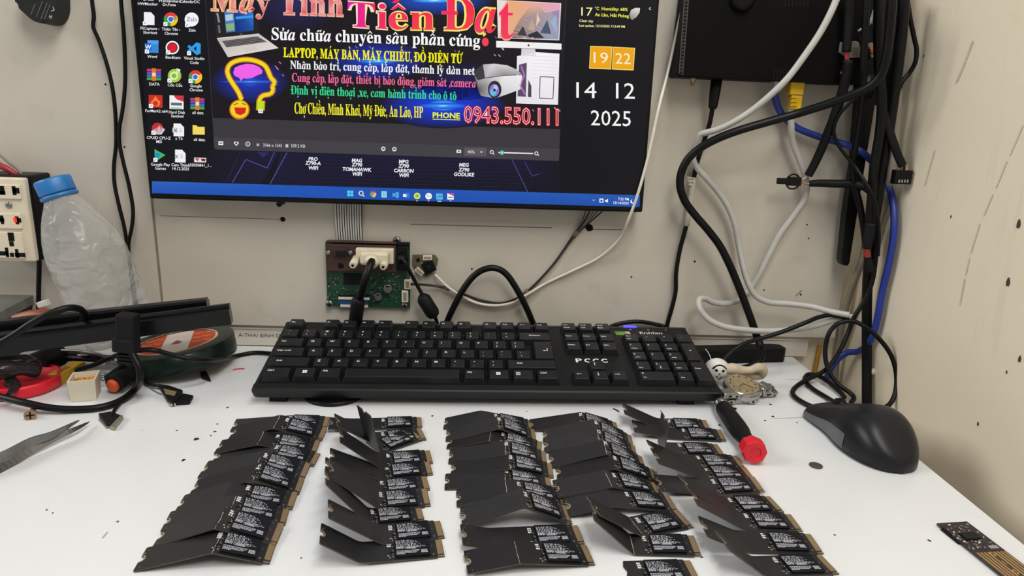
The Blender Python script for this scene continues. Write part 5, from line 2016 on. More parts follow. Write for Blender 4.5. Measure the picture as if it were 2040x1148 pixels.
cable('black_cable', 'black cable hugging the corner right of the router from the top', [(1752, -15, -0.07), (1750, 60, -0.07), (1752, 140, -0.068), (1757, 210, -0.066), (1752, 270, -0.066), (1742, 330, -0.064), (1738, 380, -0.062), (1734, 430, -0.062), (1731, 480, -0.062)], 0.0048, M_RUBBER)
cable('black_cable', 'short black cable crossing the white ends near the black bar at right', [(1438, 722, -0.07), (1452, 706, -0.066), (1475, 689, -0.062), (1500, 679, -0.058), (1535, 669, -0.056), (1570, 657, -0.056), (1605, 643, -0.056), (1632, 632, -0.052), (1660, 628, -0.050), (1690, 636, -0.050)], 0.0024, M_RUBBER)

b = MB()
P = [ony(*q, -0.026) for q in ((1716, -40), (1792, -40), (1786, 120), (1772, 205), (1735, 212), (1718, 190))]
b.prism([(min(p.x, WALL_X-0.003), p.z) for p in P], lambda u, v, h: (u, h, v), W0-0.0003, -0.028, 0, bev=0.002)
tag(b.build('power_adapter', [M_BLACK], loc=ony(1750, 210, -0.02)), 'black adapter block half hidden by cables right of the router', 'adapter')
cable('yellow_cable', 'short yellow cable end in the dark gap behind the right desk corner', [(1634, 690, 0.001), (1630, 708, 0.001), (1626, 728, 0.001), (1622, 750, 0.001)], 0.0026, mat('dull_yellow_cable', 'a87c20', 0.5, var=0.08))

# taped front panel leads with their small plugs
t = thing('taped_lead', 'black taped lead ending in a black plug with a ring beside the grey cable', 'cable', wp(1605, 355, -0.03))
b = MB()
b.tube(cable_pts([(1690, 120, -0.06), (1683, 165, -0.056), (1668, 215, -0.050), (1652, 258, -0.044), (1636, 298, -0.038), (1621, 330, -0.034), (1610, 350, -0.032)]), lambda s_: 0.0050-0.0008*s_, 0, seg=10)
b.build('tape_sleeve', [M_SOFT], t)
for k in range(3):
    b = MB()
    b.tube(cable_pts([(1611-k*1.5, 347, -0.032), (1604-k, 354+k*2, -0.033), (1594, 358+k*3, -0.033)]), 0.0008, 0, seg=6)
    b.build('copper_wire', [mat('wire_rose', 'b07868', 0.5, var=0.05) if k else M_GREYCABLE], t)
b = MB()
wall_rect(b, 1574, 353, 1596, 371, -0.030, -0.037, 0, bev=0.0006)
wall_rect(b, 1551, 355, 1574, 368, -0.031, -0.036, 0, bev=0.0006)
c = wp(1580, 362, -0.0335)
ring = [(c.x+0.0075*math.cos(k*math.pi/12), c.y, c.z+0.0078*math.sin(k*math.pi/12)) for k in range(25)]
b.tube(ring, 0.0009, 0, seg=6, smooth=0)
b.build('plug', [M_BLACK], t)
t = thing('taped_lead', 'black taped lead running level from the grey cable to the trunk', 'cable', wp(1650, 367, -0.04))
b = MB()
b.tube(cable_pts([(1613, 366, -0.032), (1630, 365, -0.034), (1660, 366, -0.040), (1695, 367, -0.044), (1722, 373, -0.05), (1742, 390, -0.054)]), lambda s_: 0.0034+0.0010*math.sin(3*s_), 0, seg=10)
b.build('tape_sleeve', [M_SOFT], t)
b = MB()
b.tube(cable_pts([(1614, 366, -0.032), (1606, 366, -0.033), (1597, 364, -0.0335)]), 0.0011, 0, seg=6)
b.build('copper_wire', [mat('wire_rose', 'b07868', 0.5, var=0.05)], t)

t = thing('pin_plug_lead', 'black lead with a four hole plug hanging against the cream wall', 'cable', wp(1800, 366, -0.06))
b = MB()
b.tube(cable_pts([(1757, 215, -0.064), (1768, 250, -0.066), (1780, 285, -0.068), (1789, 310, -0.068), (1798, 330, -0.068)]), 0.0044, 0, seg=10, flat=0.7)
b.build('tape_sleeve', [M_SOFT], t)
for k, m in enumerate((mat('wire_red_dull', '7a3a3a', 0.5, var=0.05), M_RUBBER, mat('wire_tan', 'b08a60', 0.5, var=0.05))):
    b = MB()
    b.tube(cable_pts([(1795+k*3, 322, -0.068), (1796+k*5, 331, -0.068), (1795+k*5.5, 342, -0.068)]), 0.0009, 0, seg=6)
    b.build('wire', [m], t)
b = MB()
pq = cable_pts([(1800, 340, -0.068)])[0]
PY = pq.y
wall_rect(b, 1786, 339, 1815, 368, PY+0.004, PY-0.004, 0, bev=0.0005)
for k in range(4):
    wall_rect(b, 1790.5+k*5.6, 358, 1792.5+k*5.6, 364, PY-0.0041, PY-0.0042, 1)
b.build('pin_plug', [M_BLACK, M_SILVER], t)
t = thing('red_jointed_lead', 'black taped joint with a red band on the corner trunk', 'cable', wp(1729, 505, -0.064))
b = MB()
b.tube(cable_pts([(1736, 445, -0.066), (1731, 470, -0.066), (1727, 495, -0.066)]), lambda s_: 0.0058-0.0012*s_, 0, seg=10)
b.build('upper_sleeve', [M_SOFT], t)
b = MB()
b.tube(cable_pts([(1727, 493, -0.066), (1727, 502, -0.066), (1728, 512, -0.066)]), 0.0036, 0, seg=10)
b.build('red_band', [mat('red_band_dull', '8a2a22', 0.5, var=0.1)], t)
b = MB()
b.tube(cable_pts([(1728, 510, -0.066), (1731, 526, -0.066), (1737, 541, -0.066)]), 0.0042, 0, seg=8, flat=0.6)
b.build('lower_sleeve', [M_SOFT], t)

# small bracket on the router with a copper bolt
t = thing('terminal_bracket', 'pale metal bracket with a copper bolt among the cables beside the router', 'bracket', wp(1720, 118, -0.05))
b = MB()
outl = [wp(*q, -0.0475) for q in ((1675, 84), (1704, 82), (1716, 88), (1744, 84), (1740, 114), (1730, 116), (1706, 114), (1690, 116), (1672, 104))]
b.prism([(p.x, p.z) for p in outl], lambda u, v, h: (u, h, v), -0.0455, -0.049, 0, bev=0.0004)
b.build('plate', [mat('dusty_metal', '8e8982', 0.5, metal=0.3, var=0.2)], t)
b = MB()
b.lathe([(0.0036, 0), (0.0036, 0.003), (0.002, 0.0036)], wp(1735, 101, -0.049), (0, -1, 0), 0, seg=12)
b.build('bolt', [M_COPPER], t)
t = thing('red_cored_lead', 'black lead with a bare red stretch hanging over the metal bracket', 'cable', wp(1684, 120, -0.06))
b = MB()
b.tube(cable_pts([(1690, -15, -0.058), (1691, 30, -0.056), (1689, 70, -0.056), (1686, 104, -0.056)]), 0.0042, 0, seg=10)
b.build('tape_sleeve', [M_SOFT], t)
b = MB()
b.tube(cable_pts([(1686, 102, -0.056), (1687, 118, -0.056), (1691, 127, -0.056), (1684, 136, -0.056), (1677, 148, -0.056)]), 0.0022, 0, seg=8)
b.build('red_core', [mat('wire_red', 'a03040', 0.45, var=0.06)], t)
t = thing('stripped_lead', 'short dark lead with white stripped ends above the copper bolt', 'cable', wp(1715, 60, -0.06))
b = MB()
b.tube(cable_pts([(1745, 20, -0.062), (1738, 40, -0.060), (1728, 52, -0.060), (1710, 61, -0.060)]), lambda s_: 0.003 if s_ < 0.5 else 0.0012, 0, seg=8)
b.build('cord', [M_GREYCABLE], t)
b = MB()
b.tube(cable_pts([(1708, 65, -0.060), (1718, 80, -0.060), (1722, 95, -0.058), (1728, 118, -0.056)]), lambda s_: 0.0012 if s_ < 0.25 else 0.0038, 0, seg=8)
b.build('tape_sleeve', [M_SOFT], t)

# ------------------------------------------------------------------ left of the keyboard
# plastic bottle leaning to the left
cap_c = wp(110, 372, -0.045)
base_c = wp(240, 654, -0.049)
ax = (cap_c-base_c).normalized()
BL = (cap_c-base_c).length
t = thing('water_bottle', 'empty clear plastic bottle with blue cap leaning beside the socket box', 'bottle', base_c)


def dents(a, h):
    k = h/BL
    return 1+0.030*math.sin(3*a+9*k)*min(1, max(0, (0.75-k)*3))+0.014*math.sin(7*a+40*k)*min(1, max(0, (0.7-k)*3))


b = MB()
pr = [(0.004, -0.008), (0.026, -0.014), (0.037, -0.010), (0.0365, 0.004)]
for k, rr in ((0.10, .0375), (0.2, .0378), (0.22, .0370), (0.24, .0378), (0.34, .0378), (0.36, .0370), (0.38, .0378), (0.46, .0378), (0.48, .0371), (0.50, .0377), (0.56, .0368), (0.62, .0350), (0.68, .0326), (0.74, .0294), (0.80, .0254), (0.85, .0215), (0.89, .0178), (0.925, .0152), (0.955, .0150), (1.0, .0150)):
    pr.append((rr, k*BL))
b.lathe(pr, base_c, ax, 0, seg=40, caps=False, wob=dents)
b.build('bottle_body', [clear_mat('clear_bottle_plastic', (0.93, 0.93, 0.92, 1), 0.24, 0.10)], t)
b = MB()
b.lathe([(0.0172, BL*0.925), (0.0178, BL*0.93), (0.0178, BL*0.945), (0.0165, BL*0.95)], base_c, ax, 0, seg=28)
b.lathe([(0.0168, BL*0.955), (0.0170, BL*0.965), (0.0170, BL*0.965+0.012), (0.0160, BL*0.965+0.0138)], base_c, ax, 0, seg=36, wob=lambda a, h: 1+0.012*math.cos(30*a))
b.build('bottle_cap', [M_BLUECAP], t)

# metal box at the very left
t = thing('metal_box', 'bare metal drive case at the left edge under the socket box', 'metal box', onz(20, 690, 0))
b = MB()
P = [wp(-80, 548, -0.06), wp(20, 566, -0.03), wp(68, 592, -0.055), wp(10, 620, -0.12), wp(-80, 660, -0.14)]
zt = 0.056
P = [onz(*q, zt) for q in ((-90, 534), (14, 556), (70, 586), (8, 618), (-90, 640))]
b.prism([(p.x, p.y) for p in P], lambda u, v, h: (u, v, h), zt-0.010, zt, 0, bev=0.0008)
q0 = onz(26, 568, zt)
for dx in (0.0, 0.010, 0.020):
    b.box((q0.x+dx-0.002, q0.y-dx*0.8-0.002, zt), (q0.x+dx+0.004, q0.y-dx*0.8+0.002, zt+0.0015), 0)
b.build('lid', [mat('galvanised_metal', '8f928e', 0.38, metal=0.75, var=0.15, scale=40)], t)
b = MB()
c = sum((Vector((p.x, p.y, 0)) for p in P), Vector())/5
Q = [Vector((c.x+(p.x-c.x)*0.94, c.y+(p.y-c.y)*0.94, 0)) for p in P]
b.prism([(p.x, p.y) for p in Q], lambda u, v, h: (u, v, h), 0.0003, zt-0.0101, 0)
b.build('case', [mat('dark_drive_case', '2a2724', 0.5, metal=0.3, var=0.2)], t)

# brown handled tool on top of the strips
t = thing('brown_tool', 'red brown tool lying on top of the black plastic strips', 'tool', onz(95, 640, 0.05))
b = MB()
pts = [wp(28, 636, -0.075), wp(60, 630, -0.075), wp(90, 629, -0.075), wp(118, 636, -0.075), wp(136, 642, -0.075)]
b.tube(pts, lambda s_: 0.0055+0.003*math.sin(math.pi*s_), 0, seg=12, flat=0.8)
b.tube([wp(80, 622, -0.070), wp(105, 626, -0.070), wp(130, 634, -0.071)], 0.0045, 0, seg=10)
b.build('grip', [mat('red_brown_grip', '7c3b22', 0.45, var=0.12)], t)
b = MB()
b.box((0, 0, 0), (0.0100, 0.007, 0.006), 0, bev=0.0006, xf=Matrix.Translation(wp(76, 615, -0.068)) @ Matrix.Rotation(R(-18), 4, 'Y'))
tag(b.build('white_connector', [M_WHITE], loc=wp(84, 610, -0.068)), 'tiny white connector sitting on the brown tool near the bottle', 'connector')

# black plastic strips
t = thing('plastic_strip', 'long black ridged plastic strip lying across the clutter, the nearer of two', 'plastic strip', onz(200, 690, 0.0))


def strip(parent, l, r_, prof_, m):
    """a profile (depth, height in mm) swept from l to r_"""
    q = MB()
    d = (r_-l).normalized()
    n_ = Vector((0, 0, 1)).cross(d).normalized()
    up_ = d.cross(n_)
    q.prism(prof_, lambda u, v, h: l+d*h+(n_*u+up_*v)/1000, 0, (r_-l).length, 0)
    return q.build('profile', [m], parent)


SPROF = [(0, 0), (0, 14), (1.0, 15.5), (2.6, 15.5), (3.2, 13.5), (5.0, 13.5), (5.6, 17), (9, 18.5), (13, 18.5), (14, 17), (14, 3), (12, 0)]
strip(t, wp(-60, 716, -0.165), wp(461, 647, -0.118), SPROF, mat('black_strip_plastic', '0b0b0d', 0.27, var=0.15, spec=0.3))
t = thing('plastic_strip', 'black plastic strip just behind the nearer one, its end stopping short', 'plastic strip', onz(200, 670, 0.0))
strip(t, wp(-60, 694, -0.142), wp(418, 640, -0.100), [(0, 0), (0, 20), (1.5, 22), (9, 22.5), (10.5, 19), (14, 19), (14, 0)], mat('black_strip_plastic', '0b0b0d', 0.27, var=0.15, spec=0.3))

# roll of green tape with its printed core
t = thing('tape_roll', 'roll of dark green electrical tape with an orange printed core, under the black strips', 'tape', onz(372, 715, 0))
tc_ = Vector((-0.318, -0.070, 0.0))
TAX = Vector((-0.13, 0.0, 1)).normalized()
tc_.z = 0.0075
TU = Vector((1, 0, 0.13)).normalized()
TV = TAX.cross(TU)
TR = 0.056
tl_ = Matrix.Translation(tc_) @ Matrix.Rotation(R(0), 4, 'X')
b = MB()
b.lathe([(0.0405, 0.0004), (TR, 0.0004), (TR+0.0004, 0.002), (TR, 0.019), (TR-0.001, 0.0195), (0.0405, 0.0195)], tc_, TAX, 0, seg=64, caps=False)
b.build('tape', [mat('dark_green_tape', '14231d', 0.28, var=0.2)], t)
b = MB()
b.lathe([(0.0385, 0.0004), (0.0404, 0.0004), (0.0404, 0.0200), (0.0385, 0.0200)], tc_, TAX, 0, seg=48, caps=False)
b.build('cardboard_core', [mat('cardboard', 'c8a888', 0.7, var=0.08)], t)
b = MB()


def core(u, v, h=0.0192):
    c_, s_ = math.cos(0.3), math.sin(0.3)
    return tc_+TU*(u*c_-v*s_)+TV*(u*s_+v*c_)+TAX*h


b.prism([(0.0384*math.cos(k*math.pi/24), 0.0384*math.sin(k*math.pi/24)) for k in range(48)], lambda u, v, h: core(u, v, h), 0.0180, 0.0190, 0)
for s0 in (0, math.pi):
    arc = [(0.0375*math.cos(s0+k*0.1), 0.0375*math.sin(s0+k*0.1)) for k in range(-12, 13)]
    lim = 0.0115
    arc = [(u, v) for u, v in arc]
    b.face([core(u, v) for u, v in arc], 1)
for row, s_ in ((0.017, 'Nano Tape'), (0.002, 'Nano Tape'), (-0.013, 'Nano Tape')):
    for x0 in (-0.0335, 0.0135):
        put_text(b, s_, lambda u, v, row=row, x0=x0: core(x0+u+abs(row)*0.1, row+v, 0.01935), width=0.019, height=0.006, m=2, off=0.01)
pts = [core(0.006*math.cos(k*0.5), 0.008*math.sin(k*0.5), 0.0193) for k in range(13)]
b.face(pts, 0)
b.face([core(u, v, 0.01935) for u, v in ((-0.005, -0.006), (0.001, -0.008), (0.005, -0.004), (0.003, 0.002), (-0.001, 0.006), (-0.003, 0.001))], 3)
b.build('printed_disc', [mat('core_paper_white', 'c9bfb4', 0.6, var=0.04), mat('core_orange_print', 'b8381c', 0.6, var=0.06), mat('core_yellow_print', 'e0a050', 0.6, var=0.0), mat('core_mark', '8a3a3c', 0.6, var=0.0)], t)

# leads over the tape and the desk
b = MB()
b.tube([onz(150, 738, 0.012), onz(185, 728, 0.016), onz(222, 712, 0.022), wp(254, 703, -0.118), wp(288, 697, -0.131), wp(312, 699, -0.140), wp(338, 706, -0.141), wp(372, 714, -0.139), wp(404, 718, -0.130), wp(438, 716, -0.098), onz(472, 709, 0.003), onz(506, 703, 0.0028), onz(545, 705, 0.0028), onz(590, 708, 0.0028)], 0.0024, 0, seg=10)
tag(b.build('keyboard_lead', [M_RUBBER], loc=onz(506, 703, 0.0028)), 'black lead running over the green tape roll to the keyboard', 'cable')
b = MB()
b.tube([wp(-30, 700, -0.186), wp(0, 684, -0.184), wp(26, 669, -0.181), wp(62, 645, -0.176), wp(100, 625, -0.170), wp(134, 614, -0.162), wp(157, 615, -0.152), wp(168, 625, -0.140), wp(167, 636, -0.126), wp(156, 643, -0.112)], 0.0030, 0, seg=12)
tag(b.build('curled_cable', [M_RUBBER], loc=wp(100, 625, -0.138)), 'black cable curling up over the strips in front of the bottle', 'cable')

t = thing('plug_cable', 'thick black cable with a moulded plug hooked over the black strip and sweeping left', 'cable', onz(240, 800, 0.003))
b = MB()
xf = Matrix.Translation(wp(258, 660, -0.160)) @ Matrix.Rotation(R(6), 4, 'Y')
b.box((-0.0085, -0.010, -0.006), (0.0085, 0.004, 0.0175), 0, bev=0.002, xf=xf)
b.box((-0.0105, -0.012, -0.018), (0.0095, 0.003, -0.004), 0, bev=0.0025, xf=xf)
for k in range(3):
    b.box((-0.0065, -0.0105, -0.0215-k*0.0032), (0.0065, 0.001, -0.0195-k*0.0032), 0, bev=0.0006, xf=xf)
b.build('plug', [M_SOFT], t)
b = MB()
b.tube([wp(257, 676, -0.163), wp(259, 694, -0.167), wp(268, 713, -0.170), wp(278, 735, -0.173), wp(279, 755, -0.173), onz(268, 777, 0.006), onz(243, 797, 0.0035), onz(205, 811, 0.0033), onz(150, 816, 0.0035), onz(100, 813, 0.006), onz(50, 803, 0.010), onz(0, 791, 0.012), onz(-40, 783, 0.012)], 0.0032, 0, seg=14)
b.build('cord', [M_RUBBER], t)

# red lid
t_ = onz(46, 776, 0.0)
b = MB()
b.lathe([(0.033, 0.0003), (0.0345, 0.0012), (0.0345, 0.0105), (0.0335, 0.0120), (0.0310, 0.0122), (0.0300, 0.0108), (0.001, 0.0106)], (t_.x-0.004, t_.y+0.004, 0), (0, 0, 1), 0, seg=72, wob=lambda a, h: 1+0.006*math.cos(60*a) if h < 0.0115 else 1.0)
tag(b.build('red_jar_cap', [M_RED], loc=(t_.x, t_.y, 0)), 'round red plastic lid lying on the desk at the left edge', 'lid')

# dark smoky caps lying over it
b = MB()
b.tube([onz(-20, 742, 0.028), onz(20, 736, 0.028), onz(48, 734, 0.026), onz(72, 735, 0.022)], lambda s_: 0.0075+0.001*math.sin(8*s_), 0, seg=14)
b.tube([onz(20, 760, 0.016), onz(30, 768, 0.014), onz(22, 780, 0.013), onz(16, 786, 0.013)], lambda s_: 0.006*(1-0.7*s_), 0, seg=10)
tag(b.build('smoky_cap', [mat('smoky_plastic', '2b2527', 0.12, var=0.2)], loc=onz(40, 740, 0.024)), 'smoky dark plastic cap lying above the red lid', 'cap')
b = MB()
b.tube([onz(-20, 722, 0.030), onz(20, 719, 0.032), onz(50, 716, 0.032), onz(66, 722, 0.030)], lambda s_: 0.009-0.003*s_, 0, seg=12, flat=0.6)
tag(b.build('grey_plastic_tool', [mat('dark_grey_plastic', '3a3a3c', 0.25, var=0.15)], loc=onz(40, 719, 0.030)), 'dark grey plastic handle above the smoky cap at the left edge', 'tool')
b = MB()
b.tube([onz(72, 726, 0.013), onz(95, 716, 0.013), onz(118, 707, 0.013)], lambda s_: 0.0115, 0, seg=20)
tag(b.build('black_tube', [M_BLACK], loc=onz(95, 716, 0.0)), 'short black tube lying between the strips and the yellow case', 'tube')

# yellow case
b = MB()
p0, p1 = onz(110, 768, 0.0), onz(160, 741, 0.0)
d = (p1-p0).normalized()
n_ = Vector((-d.y, d.x, 0))
b.prism([(0, -6), (0, 6), ((p1-p0).length*1000, 6.5), ((p1-p0).length*1000, -6.5)], lambda u, v, h: p0+(d*u+n_*v)/1000+Vector((0, 0, h)), 0.0003, 0.0115, 0, bev=0.0008)
b.prism([(6, -3), (6, 3), (20, 3), (20, -3)], lambda u, v, h: p0+(d*u+n_*v)/1000+Vector((0, 0, h)), 0.0115, 0.0118, 1)
tag(b.build('yellow_case', [mat('yellow_case', 'c89a14', 0.35, var=0.1), mat('yellow_case_print', '8a6414', 0.5, var=0.05)], loc=p0), 'small yellow case between the red lid and the white box', 'case')

# white box of orange bits
t = thing('white_box', 'small open white plastic box filled with orange bits', 'box', onz(168, 790, 0))
b = MB()
q0, q1, q2 = onz(142, 802, 0.0003), onz(192, 797, 0.0003), onz(194, 770, 0.0003)
uu = (q1-q0)
un = uu.normalized()
vn = Vector((-un.y, un.x, 0))
o_ = q0
wd, dp, hh = uu.length, 0.022, 0.0205


def wbx(u, v, h):
    k = 1+0.12*h/hh
    return o_+un*(wd/2+(u-wd/2)*k)+vn*(dp/2+(v-dp/2)*k)+Vector((0, 0, h))


for (u0, u1, v0, v1, h0, h1) in ((0, wd, 0, 0.0012, 0, hh), (0, wd, dp-0.0012, dp, 0, hh), (0, 0.0012, 0.0012, dp-0.0012, 0, hh), (wd-0.0012, wd, 0.0012, dp-0.0012, 0, hh), (0.0012, wd-0.0012, 0.0012, dp-0.0012, 0, 0.0012)):
    b.prism([(u0, v0), (u1, v0), (u1, v1), (u0, v1)], wbx, h0, h1, 0)
b.build('tray', [mat('cream_box_plastic', 'd2cab6', 0.5, var=0.04)], t)
b = MB()
b.prism([(0.0014, 0.0014), (wd-0.0014, 0.0014), (wd-0.0014, dp-0.0014), (0.0014, dp-0.0014)], wbx, 0.0014, 0.0150, 0)
rnd = random.Random(9)
for k in range(120):
    u, v = rnd.uniform(0.003, wd-0.003), rnd.uniform(0.003, dp-0.003)
    c = wbx(u, v, 0.0152)
    xf = Matrix.Translation(c) @ Matrix.Rotation(rnd.random()*6, 4, 'Z') @ Matrix.Rotation(rnd.random()*2, 4, 'X')
    b.box((-0.0010, -0.0007, -0.0005), (0.0010, 0.0007, 0.0008), rnd.choice((0, 1)), xf=xf)
o = b.build('orange_bits', [mat('orange_grains', 'b06a1e', 0.4, var=0.2), mat('light_orange_grains', 'd89038', 0.35, var=0.15)], t)
o['kind'] = 'stuff'

# black cutters with orange tip
t = thing('wire_cutter', 'black handled cutter with an orange round tip facing the camera', 'tool', onz(240, 765, 0))
b = MB()
b.tube([onz(228, 766, 0.010), onz(248, 752, 0.012), onz(285, 738, 0.012), onz(315, 728, 0.011)], lambda s_: 0.0098-0.003*s_, 0, seg=16, flat=0.8)
b.tube([onz(216, 757, 0.008), onz(245, 738, 0.012), onz(285, 722, 0.012)], lambda s_: 0.0055, 0, seg=12)
b.build('handle', [M_SOFT], t)
b = MB()
p = onz(226, 768, 0.0088)
b.lathe([(0.0062, -0.004), (0.0064, 0.0015), (0.0052, 0.0032), (0.002, 0.0036)], p, Vector((-0.35, -0.9, -0.1)), 0, seg=20)
b.build('orange_tip', [mat('orange_tip', 'd8561e', 0.45, var=0.08)], t)

b = MB()
b.tube([onz(120, 712, 0.010), onz(150, 710, 0.012), onz(190, 713, 0.012), onz(225, 716, 0.010)], lambda s_: 0.0085*(1-0.55*s_)+0.002, 0, seg=14, flat=0.5)
b.tube([onz(118, 698, 0.020), onz(160, 700, 0.020), onz(195, 706, 0.018), onz(218, 714, 0.014)], lambda s_: 0.0016, 1, seg=8)
c = onz(166, 707, 0.017)
b.ball(c, 0.004, 1, sc=(1.6, 0.8, 0.3), seg=14, rings=8)
tag(b.build('black_pliers', [M_BLACK, M_STEEL], loc=onz(160, 708, 0.0)), 'black pliers with a bright steel edge lying under the strips', 'tool')

# crumpled clear bag with screws
t = thing('clear_bag', 'small crumpled clear bag with a silver nut beside the white box', 'bag', onz(210, 758, 0))
b = MB()
rnd = random.Random(3)
q0 = onz(196, 772, 0.0)
G = [[Vector((q0.x+i*0.0044, q0.y+j*0.0055, 0.0008+rnd.uniform(0, 0.006)*(0.3+math.sin(math.pi*i/6)*math.sin(math.pi*j/5)))) for i in range(7)] for j in range(6)]
for j in range(5):
    for i in range(6):
        b.face([G[j][i], G[j][i+1], G[j+1][i+1], G[j+1][i]])
b.build('film', [clear_mat('clear_bag_film', (0.9, 0.91, 0.92, 1), 0.22, 0.08)], t)
b = MB()
c = onz(206, 752, 0.002)
b.lathe([(0.0026, 0), (0.0052, 0.0002), (0.0052, 0.0018), (0.0026, 0.0020), (0.0026, 0)], c, (0.1, -0.3, 1), 0, seg=18, caps=False)
b.build('nut', [M_SILVER], t)
b = MB()
c = onz(228, 728, 0.008)
b.box((-0.008, -0.004, 0), (0.008, 0.004, 0.004), 0, bev=0.001, xf=Matrix.Translation(c) @ Matrix.Rotation(R(22), 4, 'Z'))
tag(b.build('glossy_clip', [mat('silver_plastic', '9a9c9e', 0.15, metal=0.6, var=0.1)], loc=c), 'small silver clip above the clear bag near the green tape', 'clip')

# screw
t = thing('cross_head_screw', 'brass coloured cross head screw lying in front of the red lid', 'screw', onz(61, 828, 0))
hd, tl2 = onz(60, 828, 0.0042), onz(69, 812, 0.0030)
d = (tl2-hd).normalized()
b = MB()
b.lathe([(0.0048, 0), (0.0044, 0.0012), (0.0021, 0.0036)], hd, d, 0, seg=20)
for a_, w_ in ((0.0032, 0.0006), (0.0006, 0.0032)):
    z_ = d.cross(Vector((1, 0, 0))).normalized()
    x_ = z_.cross(d).normalized()
    b.face([hd-d*0.0001+x_*(a_*sx_)+z_*(w_*sy_) for sx_, sy_ in ((-1, -1), (1, -1), (1, 1), (-1, 1))], 1)
b.build('head', [mat('dull_brass', '9a8068', 0.4, metal=0.6, var=0.1), M_DARK], t)
b = MB()
b.lathe([(0.0021+0.0004*(k % 2), 0.0036+k*0.0007) for k in range(18)]+[(0.0003, 0.0170)], hd, d, 0, seg=14)
b.build('thread', [mat('dull_brass', '9a8068', 0.4, metal=0.6, var=0.1)], t)

# tweezers
t = thing('tweezers', 'steel tweezers lying on the desk with their points to the right', 'tweezers', onz(60, 890, 0))
for nm, rows, side in (('arm', ((-70, 940, 0.008), (0, 914, 0.009), (60, 882, 0.010), (100, 868, 0.010), (130, 853, 0.010), (157, 838, 0.008)), 0), ('arm', ((-70, 972, 0.003), (0, 932, 0.003), (50, 904, 0.004), (110, 872, 0.006), (150, 855, 0.006), (177, 841, 0.004)), 1)):
    b = MB()
    P = [onz(a_, c_, z_) for a_, c_, z_ in rows]
    P = catmull(P, 5)
    nn = len(P)
    prev = None
    for i, p in enumerate(P):
        d = (P[min(i+1, nn-1)]-P[max(i-1, 0)]).normalized()
        s_ = i/(nn-1)
        w = 0.0050*(1-s_)**0.75+0.0003
        wdir = Vector((0.15, 0.35, 0.93)) if side == 0 else Vector((-0.2, 0.75, 0.62))
        n_ = (wdir-d*wdir.dot(d)).normalized()
        th_ = d.cross(n_)*0.0007
        ring = [b.bm.verts.new(p+n_*w+th_), b.bm.verts.new(p-n_*w+th_), b.bm.verts.new(p-n_*w-th_), b.bm.verts.new(p+n_*w-th_)]
        if prev:
            for k in range(4):
                b.bm.faces.new((prev[k], prev[(k+1) % 4], ring[(k+1) % 4], ring[k]))
        else:
            b.bm.faces.new(ring)
        prev = ring
    b.bm.faces.new(list(reversed(prev)))
    b.build(nm, [mat('tweezer_steel', '7d7d7d', 0.33, metal=0.9, var=0.12)], t)

# thin flat plugs
t = thing('flat_plug_lead', 'thin lead ending in a flat silver edged plug in front of the white box', 'cable', onz(222, 838, 0))
b = MB()
b.tube([onz(283, 752, 0.008), onz(272, 770, 0.004), onz(256, 787, 0.003), onz(236, 806, 0.003), onz(226, 822, 0.0035), onz(221, 835, 0.003)], 0.0017, 0, seg=8)
b.build('cord', [M_RUBBER], t)
b = MB()
P = [onz(*q, 0.001) for q in ((197, 830), (222, 826), (240, 833), (222, 852), (212, 850))]
b.prism([(p.x, p.y) for p in P], lambda u, v, h: (u, v, h), 0.0004, 0.0042, 0, bev=0.0005)
b.build('plug', [M_SOFT], t)
b = MB()
P = [onz(*q, 0.001) for q in ((240, 832), (246, 834), (228, 857), (220, 855))]
b.prism([(p.x, p.y) for p in P], lambda u, v, h: (u, v, h), 0.0004, 0.0036, 0)
P = [onz(*q, 0.001) for q in ((196, 836), (202, 834), (220, 852), (212, 853))]
b.prism([(p.x, p.y) for p in P], lambda u, v, h: (u, v, h), 0.0003, 0.0016, 0)
b.build('metal_shell', [mat('tarnished_silver', '8f8a78', 0.4, metal=0.6, var=0.15)], t)
t = thing('flat_plug_lead', 'thin black lead ending in a taped flat plug in front of the green tape roll', 'cable', onz(350, 785, 0))
b = MB()
b.tube([onz(287, 742, 0.010), onz(288, 756, 0.006), onz(296, 765, 0.004), onz(314, 769, 0.004), onz(328, 771, 0.004)], 0.0015, 0, seg=8)
b.build('cord', [M_RUBBER], t)
b = MB()
P = [onz(*q, 0.003) for q in ((316, 768), (338, 772), (364, 780), (360, 792), (345, 806), (334, 798))]
b.prism([(p.x, p.y) for p in P], lambda u, v, h: (u, v, h), 0.0010, 0.0048, 0, bev=0.0006)
P = [onz(*q, 0.003) for q in ((349, 792), (366, 784), (385, 788), (378, 801), (350, 803))]
b.prism([(p.x, p.y) for p in P], lambda u, v, h: (u, v, h), 0.0010, 0.0030, 0)
b.build('plug', [M_SOFT], t)
b = MB()
P = [onz(*q, 0.0052) for q in ((325, 774), (352, 781), (347, 789), (330, 785))]
b.prism([(p.x, p.y) for p in P], lambda u, v, h: (u, v, h), 0.0049, 0.0054, 0)
P = [onz(*q, 0.003) for q in ((336, 800), (348, 797), (350, 804), (338, 806))]
b.prism([(p.x, p.y) for p in P], lambda u, v, h: (u, v, h), 0.0008, 0.0030, 1)
b.build('amber_tape', [mat('amber_tape', '7e7054', 0.3, var=0.1), M_SILVER], t)
b = MB()
b.tube([onz(284, 750, 0.004), onz(292, 766, 0.0012), onz(308, 779, 0.001), onz(322, 786, 0.001)], 0.0006, 0, seg=6)
tag(b.build('grey_wire', [mat('wire_grey', '77736a', 0.5, var=0.05)], loc=onz(300, 772, 0.001)), 'fine grey wire on the desk left of the taped flat plug', 'wire')
b = MB()
b.tube([onz(464, 737, 0.0008), onz(475, 735, 0.0008), onz(487, 734.5, 0.0008)], 0.0006, 0, seg=6)
